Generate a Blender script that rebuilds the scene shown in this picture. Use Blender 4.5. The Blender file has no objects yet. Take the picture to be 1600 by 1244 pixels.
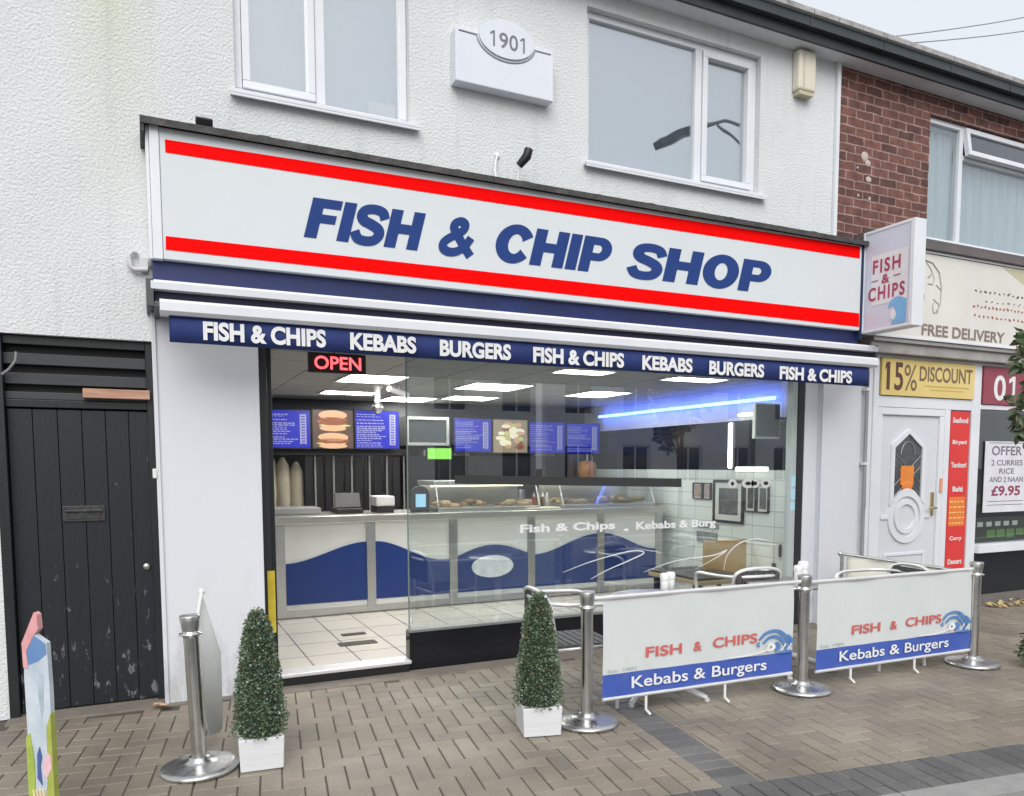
import bpy, math, random
from mathutils import Vector, Matrix
random.seed(7)
SC = bpy.context.scene
COL = SC.collection
R = math.radians

# ---------------------------------------------------------------- camera
def make_camera():
    yaw, pitch, roll = R(25.3295), R(-4.4778), R(-0.1109)
    fw0 = Vector((math.sin(yaw), math.cos(yaw), 0)); rt0 = Vector((math.cos(yaw), -math.sin(yaw), 0)); up0 = Vector((0, 0, 1))
    f = math.cos(pitch) * fw0 + math.sin(pitch) * up0
    u = math.cos(pitch) * up0 - math.sin(pitch) * fw0
    r = math.cos(roll) * rt0 + math.sin(roll) * u
    u2 = math.cos(roll) * u - math.sin(roll) * rt0
    cam = bpy.data.cameras.new('camera'); cam.sensor_width = 36; cam.lens = 27.0
    cam.shift_x = 0; cam.shift_y = (821.5 - 622) / 1600
    cam.clip_start = 0.05; cam.clip_end = 800
    o = bpy.data.objects.new('camera', cam); COL.objects.link(o)
    m = Matrix((r, u2, -f)).transposed().to_4x4(); m.translation = Vector((0, -5.3147, 1.5))
    o.matrix_world = m
    SC.camera = o
make_camera()

# ---------------------------------------------------------------- sky, sun, exposure
SUN_EL, SUN_AZ = R(42), R(202)      # azimuth clockwise from +Y (behind and left of the camera)
w = bpy.data.worlds.new('World'); SC.world = w; w.use_nodes = True
nt = w.node_tree; nt.nodes.clear()
sky = nt.nodes.new('ShaderNodeTexSky'); sky.sky_type = 'NISHITA'; sky.sun_disc = False
sky.sun_elevation = SUN_EL; sky.sun_rotation = SUN_AZ; sky.air_density = 1.0; sky.dust_density = 4.0; sky.ozone_density = 1.0
mixw = nt.nodes.new('ShaderNodeMix'); mixw.data_type = 'RGBA'; mixw.inputs[0].default_value = 0.80
mixw.inputs[7].default_value = (6.15, 6.35, 6.6, 1)           # the even grey-white of the cloud cover
nt.links.new(sky.outputs[0], mixw.inputs[6])
bg = nt.nodes.new('ShaderNodeBackground'); bg.inputs[1].default_value = 0.10
nt.links.new(mixw.outputs[2], bg.inputs[0])
wo = nt.nodes.new('ShaderNodeOutputWorld'); nt.links.new(bg.outputs[0], wo.inputs[0])
sl = bpy.data.lights.new('sun', 'SUN'); sl.energy = 1.4; sl.angle = R(50); sl.color = (1, 0.985, 0.965)
so = bpy.data.objects.new('sun', sl); COL.objects.link(so)
d = Vector((math.sin(SUN_AZ) * math.cos(SUN_EL), math.cos(SUN_AZ) * math.cos(SUN_EL), math.sin(SUN_EL)))
so.rotation_euler = d.to_track_quat('Z', 'Y').to_euler(); so.location = d * 50
SC.view_settings.view_transform = 'Standard'; SC.view_settings.look = 'None'
SC.view_settings.exposure = 0.66; SC.view_settings.gamma = 1
SC.render.engine = 'CYCLES'
SC.cycles.use_denoising = True
SC.cycles.max_bounces = 8; SC.cycles.transparent_max_bounces = 16
SC.cycles.sample_clamp_indirect = 6

# ---------------------------------------------------------------- helpers
def lin(c):
    return tuple((x / 255 / 12.92 if x / 255 <= 0.04045 else ((x / 255 + 0.055) / 1.055) ** 2.4) for x in c)

MATS = {}
def mat(name, c, rough=0.6, metal=0.0, c2=None, nscale=6.0, amount=0.5, bump=0.0, bscale=40.0, detail=6, emit=None, estr=0.0, stretch=None, rvar=0.0, spec=0.5):
    """principled surface whose colour drifts between c and c2 with noise, with a noise bump"""
    if name in MATS: return MATS[name]
    m = bpy.data.materials.new(name); m.use_nodes = True
    n = m.node_tree.nodes; l = m.node_tree.links
    b = n['Principled BSDF']
    b.inputs['Roughness'].default_value = rough; b.inputs['Metallic'].default_value = metal; b.inputs['Specular IOR Level'].default_value = spec
    tc = n.new('ShaderNodeTexCoord'); src = tc.outputs['Object']
    if stretch:
        mp = n.new('ShaderNodeMapping'); mp.inputs['Scale'].default_value = stretch; l.new(src, mp.inputs[0]); src = mp.outputs[0]
    if c2 is None: c2 = tuple(x * 0.86 for x in c)
    nz = n.new('ShaderNodeTexNoise'); nz.inputs['Scale'].default_value = nscale; nz.inputs['Detail'].default_value = detail; nz.inputs['Roughness'].default_value = 0.65
    l.new(src, nz.inputs[0])
    rp = n.new('ShaderNodeValToRGB'); rp.color_ramp.elements[0].position = 0.5 - amount * 0.5 ; rp.color_ramp.elements[1].position = 0.5 + amount * 0.5
    rp.color_ramp.elements[0].color = (*c2, 1); rp.color_ramp.elements[1].color = (*c, 1)
    l.new(nz.outputs[0], rp.inputs[0]); l.new(rp.outputs[0], b.inputs['Base Color'])
    if rvar:
        mr = n.new('ShaderNodeMapRange'); mr.inputs[1].default_value = 0.3; mr.inputs[2].default_value = 0.7
        mr.inputs[3].default_value = rough - rvar; mr.inputs[4].default_value = rough + rvar
        l.new(nz.outputs[0], mr.inputs[0]); l.new(mr.outputs[0], b.inputs['Roughness'])
    if bump:
        bz = n.new('ShaderNodeTexNoise'); bz.inputs['Scale'].default_value = bscale; bz.inputs['Detail'].default_value = 4
        l.new(src, bz.inputs[0])
        bp = n.new('ShaderNodeBump'); bp.inputs['Strength'].default_value = bump; bp.inputs['Distance'].default_value = 0.02
        l.new(bz.outputs[0], bp.inputs['Height']); l.new(bp.outputs[0], b.inputs['Normal'])
    if emit:
        b.inputs['Emission Color'].default_value = (*emit, 1); b.inputs['Emission Strength'].default_value = estr
    MATS[name] = m
    return m

def grime(m, z0, z1, tint, amount, streak=(7, 7, 0.45), lo=0.52, hi=0.68):
    """dirt marks of their own shape: blotches drawn out downwards, dense near height z0 and gone by z1"""
    n = m.node_tree.nodes; l = m.node_tree.links; b = n['Principled BSDF']; tc = n['Texture Coordinate']
    src = b.inputs['Base Color'].links[0].from_socket
    mp = n.new('ShaderNodeMapping'); mp.inputs['Scale'].default_value = streak; l.new(tc.outputs['Object'], mp.inputs[0])
    nz = n.new('ShaderNodeTexNoise'); nz.inputs['Scale'].default_value = 1.0; nz.inputs['Detail'].default_value = 8; nz.inputs['Roughness'].default_value = 0.68; l.new(mp.outputs[0], nz.inputs[0])
    r = n.new('ShaderNodeMapRange'); r.inputs[1].default_value = lo; r.inputs[2].default_value = hi; l.new(nz.outputs[0], r.inputs[0])
    sx = n.new('ShaderNodeSeparateXYZ'); l.new(tc.outputs['Object'], sx.inputs[0])
    z = n.new('ShaderNodeMapRange'); z.inputs[1].default_value = z0; z.inputs[2].default_value = z1; z.inputs[3].default_value = amount; z.inputs[4].default_value = 0.0; l.new(sx.outputs[2], z.inputs[0])
    mu = n.new('ShaderNodeMath'); mu.operation = 'MULTIPLY'; l.new(r.outputs[0], mu.inputs[0]); l.new(z.outputs[0], mu.inputs[1])
    mx = n.new('ShaderNodeMix'); mx.data_type = 'RGBA'; l.new(mu.outputs[0], mx.inputs[0]); l.new(src, mx.inputs[6]); mx.inputs[7].default_value = (*tint, 1)
    l.new(mx.outputs[2], b.inputs['Base Color']); return m

def glass(name, tint=(0.9, 0.93, 0.92), lo=0.06, hi=0.9, rough=0.0, wavy=0.0):
    if name in MATS: return MATS[name]
    m = bpy.data.materials.new(name); m.use_nodes = True
    n = m.node_tree.nodes; l = m.node_tree.links; n.clear()
    t = n.new('ShaderNodeBsdfTransparent'); t.inputs[0].default_value = (*tint, 1)
    g = n.new('ShaderNodeBsdfGlossy'); g.inputs['Roughness'].default_value = rough; g.inputs[0].default_value = (0.95, 0.97, 1, 1)
    if wavy:
        tc = n.new('ShaderNodeTexCoord'); wn = n.new('ShaderNodeTexNoise'); wn.inputs['Scale'].default_value = 2.2; wn.inputs['Detail'].default_value = 1; l.new(tc.outputs['Object'], wn.inputs[0])
        wb = n.new('ShaderNodeBump'); wb.inputs['Strength'].default_value = wavy; wb.inputs['Distance'].default_value = 0.05; l.new(wn.outputs[0], wb.inputs['Height']); l.new(wb.outputs[0], g.inputs['Normal'])
    lw = n.new('ShaderNodeLayerWeight'); lw.inputs[0].default_value = 0.5
    pw = n.new('ShaderNodeMath'); pw.operation = 'POWER'; pw.inputs[1].default_value = 4.0
    mr = n.new('ShaderNodeMapRange'); mr.inputs[3].default_value = lo; mr.inputs[4].default_value = hi
    l.new(lw.outputs['Facing'], pw.inputs[0]); l.new(pw.outputs[0], mr.inputs[0])
    mx = n.new('ShaderNodeMixShader'); l.new(mr.outputs[0], mx.inputs[0]); l.new(t.outputs[0], mx.inputs[1]); l.new(g.outputs[0], mx.inputs[2])
    o = n.new('ShaderNodeOutputMaterial'); l.new(mx.outputs[0], o.inputs[0])
    MATS[name] = m
    return m

def emis(name, c, s, dark=0.0):
    """a lamp or screen: a plain surface that gives off light"""
    return mat(name, tuple(0.3 * x for x in c), 0.35, emit=c, estr=s)

class MB:
    def __init__(s): s.v = []; s.f = []; s.sm = []; s.mi = []; s.cur = 0
    def add(s, vs, fs, smooth=False):
        o = len(s.v); s.v += [tuple(v) for v in vs]
        for f in fs: s.f.append(tuple(i + o for i in f)); s.sm.append(smooth); s.mi.append(s.cur)
        return s
    def quad(s, a, b, c, d): return s.add([a, b, c, d], [(0, 1, 2, 3)])
    def box(s, x0, x1, y0, y1, z0, z1):
        vs = [(x, y, z) for z in (z0, z1) for y in (y0, y1) for x in (x0, x1)]
        return s.add(vs, [(0, 2, 3, 1), (4, 5, 7, 6), (0, 1, 5, 4), (2, 6, 7, 3), (0, 4, 6, 2), (1, 3, 7, 5)])
    def obox(s, M, hx, hy, hz):
        vs = [M @ Vector((x * hx, y * hy, z * hz)) for z in (-1, 1) for y in (-1, 1) for x in (-1, 1)]
        return s.add(vs, [(0, 2, 3, 1), (4, 5, 7, 6), (0, 1, 5, 4), (2, 6, 7, 3), (0, 4, 6, 2), (1, 3, 7, 5)])
    def tube(s, pts, r, seg=10, closed=False, cap=True):
        pts = [Vector(p) for p in pts]; n = len(pts); rings = []
        rr = r if isinstance(r, (list, tuple)) else [r] * n
        up = None
        for i, p in enumerate(pts):
            if closed: t = pts[(i + 1) % n] - pts[i - 1]
            else: t = pts[min(i + 1, n - 1)] - pts[max(i - 1, 0)]
            t.normalize()
            if up is None:
                up = Vector((0, 0, 1)) if abs(t.z) < 0.9 else Vector((1, 0, 0))
            a = t.cross(up)
            if a.length < 1e-5: a = t.cross(Vector((0, 1, 0)))
            a.normalize(); b = a.cross(t); b.normalize(); up = b
            rings.append([p + rr[i] * (math.cos(2 * math.pi * k / seg) * a + math.sin(2 * math.pi * k / seg) * b) for k in range(seg)])
        vs = [v for g in rings for v in g]; fs = []
        for i in range(n if closed else n - 1):
            j = (i + 1) % n
            for k in range(seg):
                k2 = (k + 1) % seg
                fs.append((i * seg + k, i * seg + k2, j * seg + k2, j * seg + k))
        s.add(vs, fs, True)
        if cap and not closed:
            o = len(s.v); s.add(rings[0], [tuple(range(seg))]); s.add(rings[-1], [tuple(reversed(range(seg)))])
        return s
    def lathe(s, prof, c=(0, 0, 0), seg=32, smooth=True):
        vs = []; fs = []
        for r, z in prof:
            for k in range(seg):
                a = 2 * math.pi * k / seg; vs.append((c[0] + r * math.cos(a), c[1] + r * math.sin(a), c[2] + z))
        for i in range(len(prof) - 1):
            for k in range(seg):
                k2 = (k + 1) % seg
                fs.append((i * seg + k, i * seg + k2, (i + 1) * seg + k2, (i + 1) * seg + k))
        s.add(vs, fs, smooth)
        if prof[0][0] > 1e-4: s.add(vs[:seg], [tuple(reversed(range(seg)))])
        if prof[-1][0] > 1e-4: s.add(vs[-seg:], [tuple(range(seg))])
        return s
    def prism(s, poly, O, U, V, depth):
        """2-D polygon (u, v) on a plane through O, extruded by depth along U x V"""
        O, U, V = Vector(O), Vector(U), Vector(V); N = U.cross(V).normalized() * depth
        n = len(poly); a = [O + U * p[0] + V * p[1] for p in poly]; b = [p + N for p in a]
        s.add(a, [tuple(reversed(range(n)))]); s.add(b, [tuple(range(n))])
        for i in range(n):
            j = (i + 1) % n; s.add([a[i], a[j], b[j], b[i]], [(0, 1, 2, 3)])
        return s
    def ball(s, c, rx, ry=None, rz=None, seg=12, rings=8):
        ry = ry or rx; rz = rz or rx
        prof = [(max(1e-5, math.sin(math.pi * i / rings)), -math.cos(math.pi * i / rings)) for i in range(rings + 1)]
        vs = []; fs = []
        for q, z in prof:
            for k in range(seg):
                a = 2 * math.pi * k / seg; vs.append((c[0] + rx * q * math.cos(a), c[1] + ry * q * math.sin(a), c[2] + rz * z))
        for i in range(rings):
            for k in range(seg):
                k2 = (k + 1) % seg; fs.append((i * seg + k, i * seg + k2, (i + 1) * seg + k2, (i + 1) * seg + k))
        return s.add(vs, fs, True)
    def obj(s, name, mats, parent=None, bevel=0.0, seg=2, colors=None):
        me = bpy.data.meshes.new(name); me.from_pydata(s.v, [], s.f); me.update()
        if not isinstance(mats, (list, tuple)): mats = [mats]
        for m in mats: me.materials.append(m)
        me.polygons.foreach_set('use_smooth', s.sm); me.polygons.foreach_set('material_index', s.mi)
        if colors:
            at = me.color_attributes.new('tint', 'FLOAT_COLOR', 'CORNER')
            buf = []
            for p, c in zip(me.polygons, colors): buf += list((*c, 1.0)) * p.loop_total
            at.data.foreach_set('color', buf)
        o = bpy.data.objects.new(name, me); COL.objects.link(o)
        if parent is not None:
            o.parent = parent
            if parent.get('_w') is not None or True:
                o.matrix_parent_inverse = Matrix.Translation(-world_loc(parent))
        if bevel:
            b = o.modifiers.new('bevel', 'BEVEL'); b.width = bevel; b.segments = seg; b.limit_method = 'ANGLE'; b.angle_limit = R(40)
            b.harden_normals = False
        return o

def world_loc(o):
    return Vector(o.location) if o.type == 'EMPTY' else Vector((0, 0, 0))

def thing(name, label, cat, loc=(0, 0, 0), group=None):
    o = bpy.data.objects.new(name, None); COL.objects.link(o); o.location = loc; o.empty_display_size = 0.1
    o['label'] = label; o['category'] = cat
    if group: o['group'] = group
    return o
def tag(o, label, cat, group=None):
    o['label'] = label; o['category'] = cat
    if group: o['group'] = group
    return o
def struct(o, kind='structure'):
    o['kind'] = kind; return o
def dup(root, loc, label=None, rz=None):
    """a copy of a thing built at the origin of its Empty, with copies of its parts and sub-parts"""
    c = root.copy(); COL.objects.link(c); c.location = loc
    if label: c['label'] = label
    if rz is not None: c.rotation_euler = (0, 0, rz)
    for ch in list(root.children):
        k = ch.copy(); COL.objects.link(k); k.parent = c; k.matrix_parent_inverse = Matrix()
        for g in list(ch.children):
            q = g.copy(); COL.objects.link(q); q.parent = k
    return c

# ---- lettering: the built-in face of a text object, turned into a mesh
_TX = {}
def text_geo(body, off=0.02, shear=0.0, space=1.0):
    key = (body, off, shear, space)
    if key in _TX: return _TX[key]
    cu = bpy.data.curves.new('t', 'FONT'); cu.body = body; cu.offset = off; cu.shear = shear; cu.size = 1; cu.space_character = space; cu.extrude = 0.0; cu.resolution_u = 5
    o = bpy.data.objects.new('t', cu); COL.objects.link(o)
    dg = bpy.context.evaluated_depsgraph_get(); dg.update()
    me = bpy.data.meshes.new_from_object(o.evaluated_get(dg))
    vs = [(v.co.x, v.co.y) for v in me.vertices]; fs = [tuple(p.vertices) for p in me.polygons]
    bpy.data.objects.remove(o); bpy.data.curves.remove(cu); bpy.data.meshes.remove(me)
    x0 = min(v[0] for v in vs); x1 = max(v[0] for v in vs); y0 = min(v[1] for v in vs); y1 = max(v[1] for v in vs)
    vs = [((x - x0) / (x1 - x0), (y - y0) / (y1 - y0)) for x, y in vs]
    _TX[key] = (vs, fs); return _TX[key]
def text_on(mb, body, O, U, V, off=0.02, shear=0.0, space=1.0):
    """letters filling the box O, O+U, O+U+V"""
    vs, fs = text_geo(body, off, shear, space); O, U, V = Vector(O), Vector(U), Vector(V)
    return mb.add([O + U * a + V * b for a, b in vs], fs)
def wall_text(mb, body, x0, x1, z0, z1, y, **k):
    return text_on(mb, body, (x0, y, z0), (x1 - x0, 0, 0), (0, 0, z1 - z0), **k)

# ---- heavy slanted capitals for the big sign (drawn here stroke by stroke)
def arc_pts(cx, cy, rx, ry, a0, a1, n=28):
    return [(cx + rx * math.cos(R(a0 + (a1 - a0) * i / n)), cy + ry * math.sin(R(a0 + (a1 - a0) * i / n))) for i in range(n + 1)]
def ribbon(path, w):
    L = []; Rr = []; n = len(path)
    for i in range(n):
        a = path[max(i - 1, 0)]; b = path[min(i + 1, n - 1)]
        tx, ty = b[0] - a[0], b[1] - a[1]; q = math.hypot(tx, ty) or 1
        ww = w[i] if isinstance(w, list) else w
        L.append((path[i][0] - ty / q * ww / 2, path[i][1] + tx / q * ww / 2)); Rr.append((path[i][0] + ty / q * ww / 2, path[i][1] - tx / q * ww / 2))
    return [(L[i], L[i + 1], Rr[i + 1], Rr[i]) for i in range(n - 1)]
def rect(x0, x1, y0, y1): return [((x0, y0), (x1, y0), (x1, y1), (x0, y1))]
def band(o, i): return [(o[k], o[k + 1], i[k + 1], i[k]) for k in range(len(o) - 1)]
def cat_spline(P, n=10):
    out = []
    for i in range(len(P) - 1):
        p0, p1, p2, p3 = P[max(i - 1, 0)], P[i], P[i + 1], P[min(i + 2, len(P) - 1)]
        for k in range(n):
            t = k / n
            out.append(tuple(0.5 * ((2 * p1[a]) + (p2[a] - p0[a]) * t + (2 * p0[a] - 5 * p1[a] + 4 * p2[a] - p3[a]) * t * t + (3 * p1[a] - p0[a] - 3 * p2[a] + p3[a]) * t ** 3) for a in (0, 1)))
    out.append(P[-1]); return out
def digits(mb, s, x0, x1, z0, z1, y, off):
    n = len(s); w = (x1 - x0) / n
    for i, c in enumerate(s):
        a = x0 + i * w
        if c == '1':
            h = z1 - z0; q = (0.10 + off * 4) * h
            mb.add([(a + w * .62 - q, y, z0), (a + w * .62, y, z0), (a + w * .62, y, z1), (a + w * .62 - q, y, z1)], [(0, 1, 2, 3)])
            mb.add([(a + w * .62 - q, y, z1), (a + w * .62 - q, y, z1 - q * 1.15), (a + w * .16, y, z1 - h * .26 - q * .2), (a + w * .16, y, z1 - h * .26 + q * .75)], [(0, 1, 2, 3)])
        else: wall_text(mb, c, a + w * .07, a + w * .93, z0 - (z1 - z0) * .01, z1 + (z1 - z0) * .01, y, off=off)
def heavy(ch):
    W = 0.29
    if ch == 'F': return 0.70, rect(0, W, 0, 1) + rect(W, 0.70, 0.77, 1) + rect(W, 0.64, 0.39, 0.61)
    if ch == 'I': return W, rect(0, W, 0, 1)
    if ch == 'H': return 0.86, rect(0, W, 0, 1) + rect(0.86 - W, 0.86, 0, 1) + rect(W, 0.86 - W, 0.385, 0.64)
    if ch == 'P':
        o = [(W, 1)] + [(0.42, 1)] + arc_pts(0.47, 0.665, 0.33, 0.335, 90, -90, 22) + [(W, 0.33)]
        i = [(W, 0.78)] + [(0.42, 0.78)] + arc_pts(0.44, 0.665, 0.085, 0.115, 90, -90, 22) + [(W, 0.55)]
        return 0.80, rect(0, W, 0, 1) + band(o, i)
    if ch == 'O': return 0.92, band(arc_pts(0.46, 0.5, 0.46, 0.53, 0, 360, 48), arc_pts(0.46, 0.5, 0.16, 0.27, 0, 360, 48))
    if ch == 'C': return 0.86, band(arc_pts(0.46, 0.5, 0.46, 0.53, 28, 322, 44), arc_pts(0.47, 0.5, 0.17, 0.27, 18, 332, 44))
    if ch == 'S':
        p = cat_spline([(0.74, 0.69), (0.64, 0.86), (0.42, 0.915), (0.20, 0.87), (0.13, 0.735), (0.21, 0.60), (0.42, 0.52), (0.61, 0.42), (0.67, 0.28), (0.58, 0.135), (0.38, 0.085), (0.15, 0.13), (0.03, 0.31)], 8)
        p = [(x * 0.94, y) for x, y in p]; n = len(p); return 0.755, ribbon(p, [0.232 + 0.028 * math.sin(math.pi * i / (n - 1)) for i in range(n)])
    if ch == '&':
        p = cat_spline([(0.96, 0.02), (0.74, 0.24), (0.50, 0.50), (0.32, 0.72), (0.33, 0.86), (0.47, 0.925), (0.60, 0.86), (0.60, 0.72), (0.46, 0.58), (0.24, 0.44), (0.115, 0.29), (0.16, 0.14), (0.34, 0.075), (0.56, 0.12), (0.74, 0.29), (0.86, 0.52)], 8)
        return 1.0, ribbon(p, 0.235)
def heavy_word(mb, word, x0, x1, z0, h, y, shear=0.26, gap=0.055):
    ws = [heavy(c) for c in word]; tot = sum(a for a, _ in ws) + gap * (len(ws) - 1)
    sx = (x1 - x0) / tot; u = 0.0; k = 0
    for a, polys in ws:
        k = 0
        for q in polys:
            k += 1
            mb.add([(x0 + (u + p[0]) * sx + shear * h * p[1], y - 0.000012 * k, z0 + h * p[1]) for p in q], [(0, 1, 2, 3)])
        u += a + gap
# ================================================================ materials
def render_mat():
    m = mat('rendered_wall', lin((229, 232, 232)), 0.9, c2=lin((212, 217, 218)), nscale=1.3, amount=0.7, bump=0.0)
    n = m.node_tree.nodes; l = m.node_tree.links; b = n['Principled BSDF']; tc = n['Texture Coordinate']
    v = n.new('ShaderNodeTexNoise'); v.inputs['Scale'].default_value = 62; v.inputs['Detail'].default_value = 4; v.inputs['Roughness'].default_value = 0.6
    l.new(tc.outputs['Object'], v.inputs[0])
    bp = n.new('ShaderNodeBump'); bp.inputs['Strength'].default_value = 0.62; bp.inputs['Distance'].default_value = 0.024
    l.new(v.outputs[0], bp.inputs['Height']); l.new(bp.outputs[0], b.inputs['Normal'])
    # a greenish water stain running down under the roof at the left
    sx = n.new('ShaderNodeSeparateXYZ'); l.new(tc.outputs['Object'], sx.inputs[0])
    a = n.new('ShaderNodeMath'); a.operation = 'ADD'; a.inputs[1].default_value = 0.10; l.new(sx.outputs[0], a.inputs[0])
    q = n.new('ShaderNodeMath'); q.operation = 'ABSOLUTE'; l.new(a.outputs[0], q.inputs[0])
    r1 = n.new('ShaderNodeMapRange'); r1.inputs[1].default_value = 0.02; r1.inputs[2].default_value = 0.30; r1.inputs[3].default_value = 1; r1.inputs[4].default_value = 0; l.new(q.outputs[0], r1.inputs[0])
    r2 = n.new('ShaderNodeMapRange'); r2.inputs[1].default_value = 2.9; r2.inputs[2].default_value = 4.3; l.new(sx.outputs[2], r2.inputs[0])
    p = n.new('ShaderNodeMath'); p.operation = 'MULTIPLY'; l.new(r1.outputs[0], p.inputs[0]); l.new(r2.outputs[0], p.inputs[1])
    nz = n['Noise Texture']
    p2 = n.new('ShaderNodeMath'); p2.operation = 'MULTIPLY'; l.new(p.outputs[0], p2.inputs[0]); l.new(nz.outputs[0], p2.inputs[1])
    mx = n.new('ShaderNodeMix'); mx.data_type = 'RGBA'; l.new(p2.outputs[0], mx.inputs[0])
    rp = n['Color Ramp']; l.new(rp.outputs[0], mx.inputs[6]); mx.inputs[7].default_value = (*lin((208, 211, 182)), 1)
    l.new(mx.outputs[2], b.inputs['Base Color'])
    grime(m, 1.0, 9.0, (0.36, 0.37, 0.36), 0.55, (6, 6, 0.5), 0.54, 0.74)
    return m
def brick_mat(name, c1, c2, mort, scale=1.0):
    m = mat(name, c1, 0.85, bump=0.3, bscale=90)
    n = m.node_tree.nodes; l = m.node_tree.links; b = n['Principled BSDF']; tc = n['Texture Coordinate']
    mp = n.new('ShaderNodeMapping'); mp.inputs['Rotation'].default_value = (R(-90), 0, 0); l.new(tc.outputs['Object'], mp.inputs[0])
    # small wobble so that courses are not ruler-straight
    wz = n.new('ShaderNodeTexNoise'); wz.inputs['Scale'].default_value = 9; l.new(tc.outputs['Object'], wz.inputs[0])
    wm = n.new('ShaderNodeVectorMath'); wm.operation = 'MULTIPLY_ADD'; wm.inputs[1].default_value = (0.022, 0.022, 0); l.new(wz.outputs['Color'], wm.inputs[0]); l.new(mp.outputs[0], wm.inputs[2])
    br = n.new('ShaderNodeTexBrick'); br.inputs['Scale'].default_value = 1; br.inputs['Brick Width'].default_value = 0.225; br.inputs['Row Height'].default_value = 0.080
    br.inputs['Mortar Size'].default_value = 0.0075; br.inputs['Mortar Smooth'].default_value = 0.3; br.inputs['Bias'].default_value = -0.1
    br.inputs['Color1'].default_value = (*c1, 1); br.inputs['Color2'].default_value = (*c2, 1); br.inputs['Mortar'].default_value = (*mort, 1)
    l.new(wm.outputs[0], br.inputs[0])
    nz = n['Noise Texture']; nz.inputs['Scale'].default_value = 9; nz.inputs['Detail'].default_value = 9
    mr = n.new('ShaderNodeMapRange'); mr.inputs[1].default_value = 0.3; mr.inputs[2].default_value = 0.7; mr.inputs[3].default_value = 0.5; mr.inputs[4].default_value = 1.4; l.new(nz.outputs[0], mr.inputs[0])
    hs = n.new('ShaderNodeHueSaturation'); l.new(br.outputs[0], hs.inputs['Color']); l.new(mr.outputs[0], hs.inputs['Value'])
    l.new(hs.outputs[0], b.inputs['Base Color'])
    bp = n.new('ShaderNodeBump'); bp.inputs['Strength'].default_value = 0.7; bp.inputs['Distance'].default_value = 0.01; bp.invert = True
    l.new(br.outputs['Fac'], bp.inputs['Height']); l.new(n['Bump'].outputs[0], bp.inputs['Normal']); l.new(bp.outputs[0], b.inputs['Normal'])
    return m
RENDER = render_mat()
BRICK = brick_mat('red_brick', lin((122, 82, 73)), lin((84, 58, 56)), lin((158, 134, 126)))
UPVC = mat('white_plastic_frame', lin((228, 231, 236)), 0.35, c2=lin((214, 218, 223)), nscale=2)
PANEL = mat('white_panel', lin((217, 220, 225)), 0.5, c2=lin((204, 208, 214)), nscale=0.9, amount=0.8)
PIL = grime(mat('pilaster_white', lin((219, 222, 227)), 0.5, c2=lin((205, 209, 215)), nscale=0.7, amount=0.8), 0.0, 0.9, (0.20, 0.19, 0.17), 0.75, (6, 6, 2.2), 0.5, 0.72)
BLACKP = mat('black_paint', (0.014, 0.017, 0.021), 0.4, c2=(0.008, 0.010, 0.012), nscale=5, bump=0.12, bscale=25, stretch=(3, 3, 0.4))
DARKF = mat('dark_metal_frame', (0.022, 0.024, 0.027), 0.4)
CHROME = mat('polished_steel', (0.72, 0.72, 0.71), 0.22, 1.0, c2=(0.60, 0.60, 0.59), nscale=12, rvar=0.08)
STEEL = mat('brushed_steel', (0.60, 0.60, 0.58), 0.36, 1.0, c2=(0.50, 0.50, 0.49), nscale=7, stretch=(1, 1, 8), rvar=0.08)
ALU = mat('bare_aluminium', (0.86, 0.86, 0.86), 0.38, 0.55, c2=(0.76, 0.76, 0.76), nscale=10)
BLACKPL = mat('black_plastic', (0.012, 0.012, 0.013), 0.45)
WHITEPL = mat('white_plastic', (0.80, 0.80, 0.80), 0.4)
PANE = glass('window_glass', lo=0.06, hi=0.9)
PANEUP = glass('upper_window_glass', lo=0.40, hi=0.95, wavy=0.035)

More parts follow.
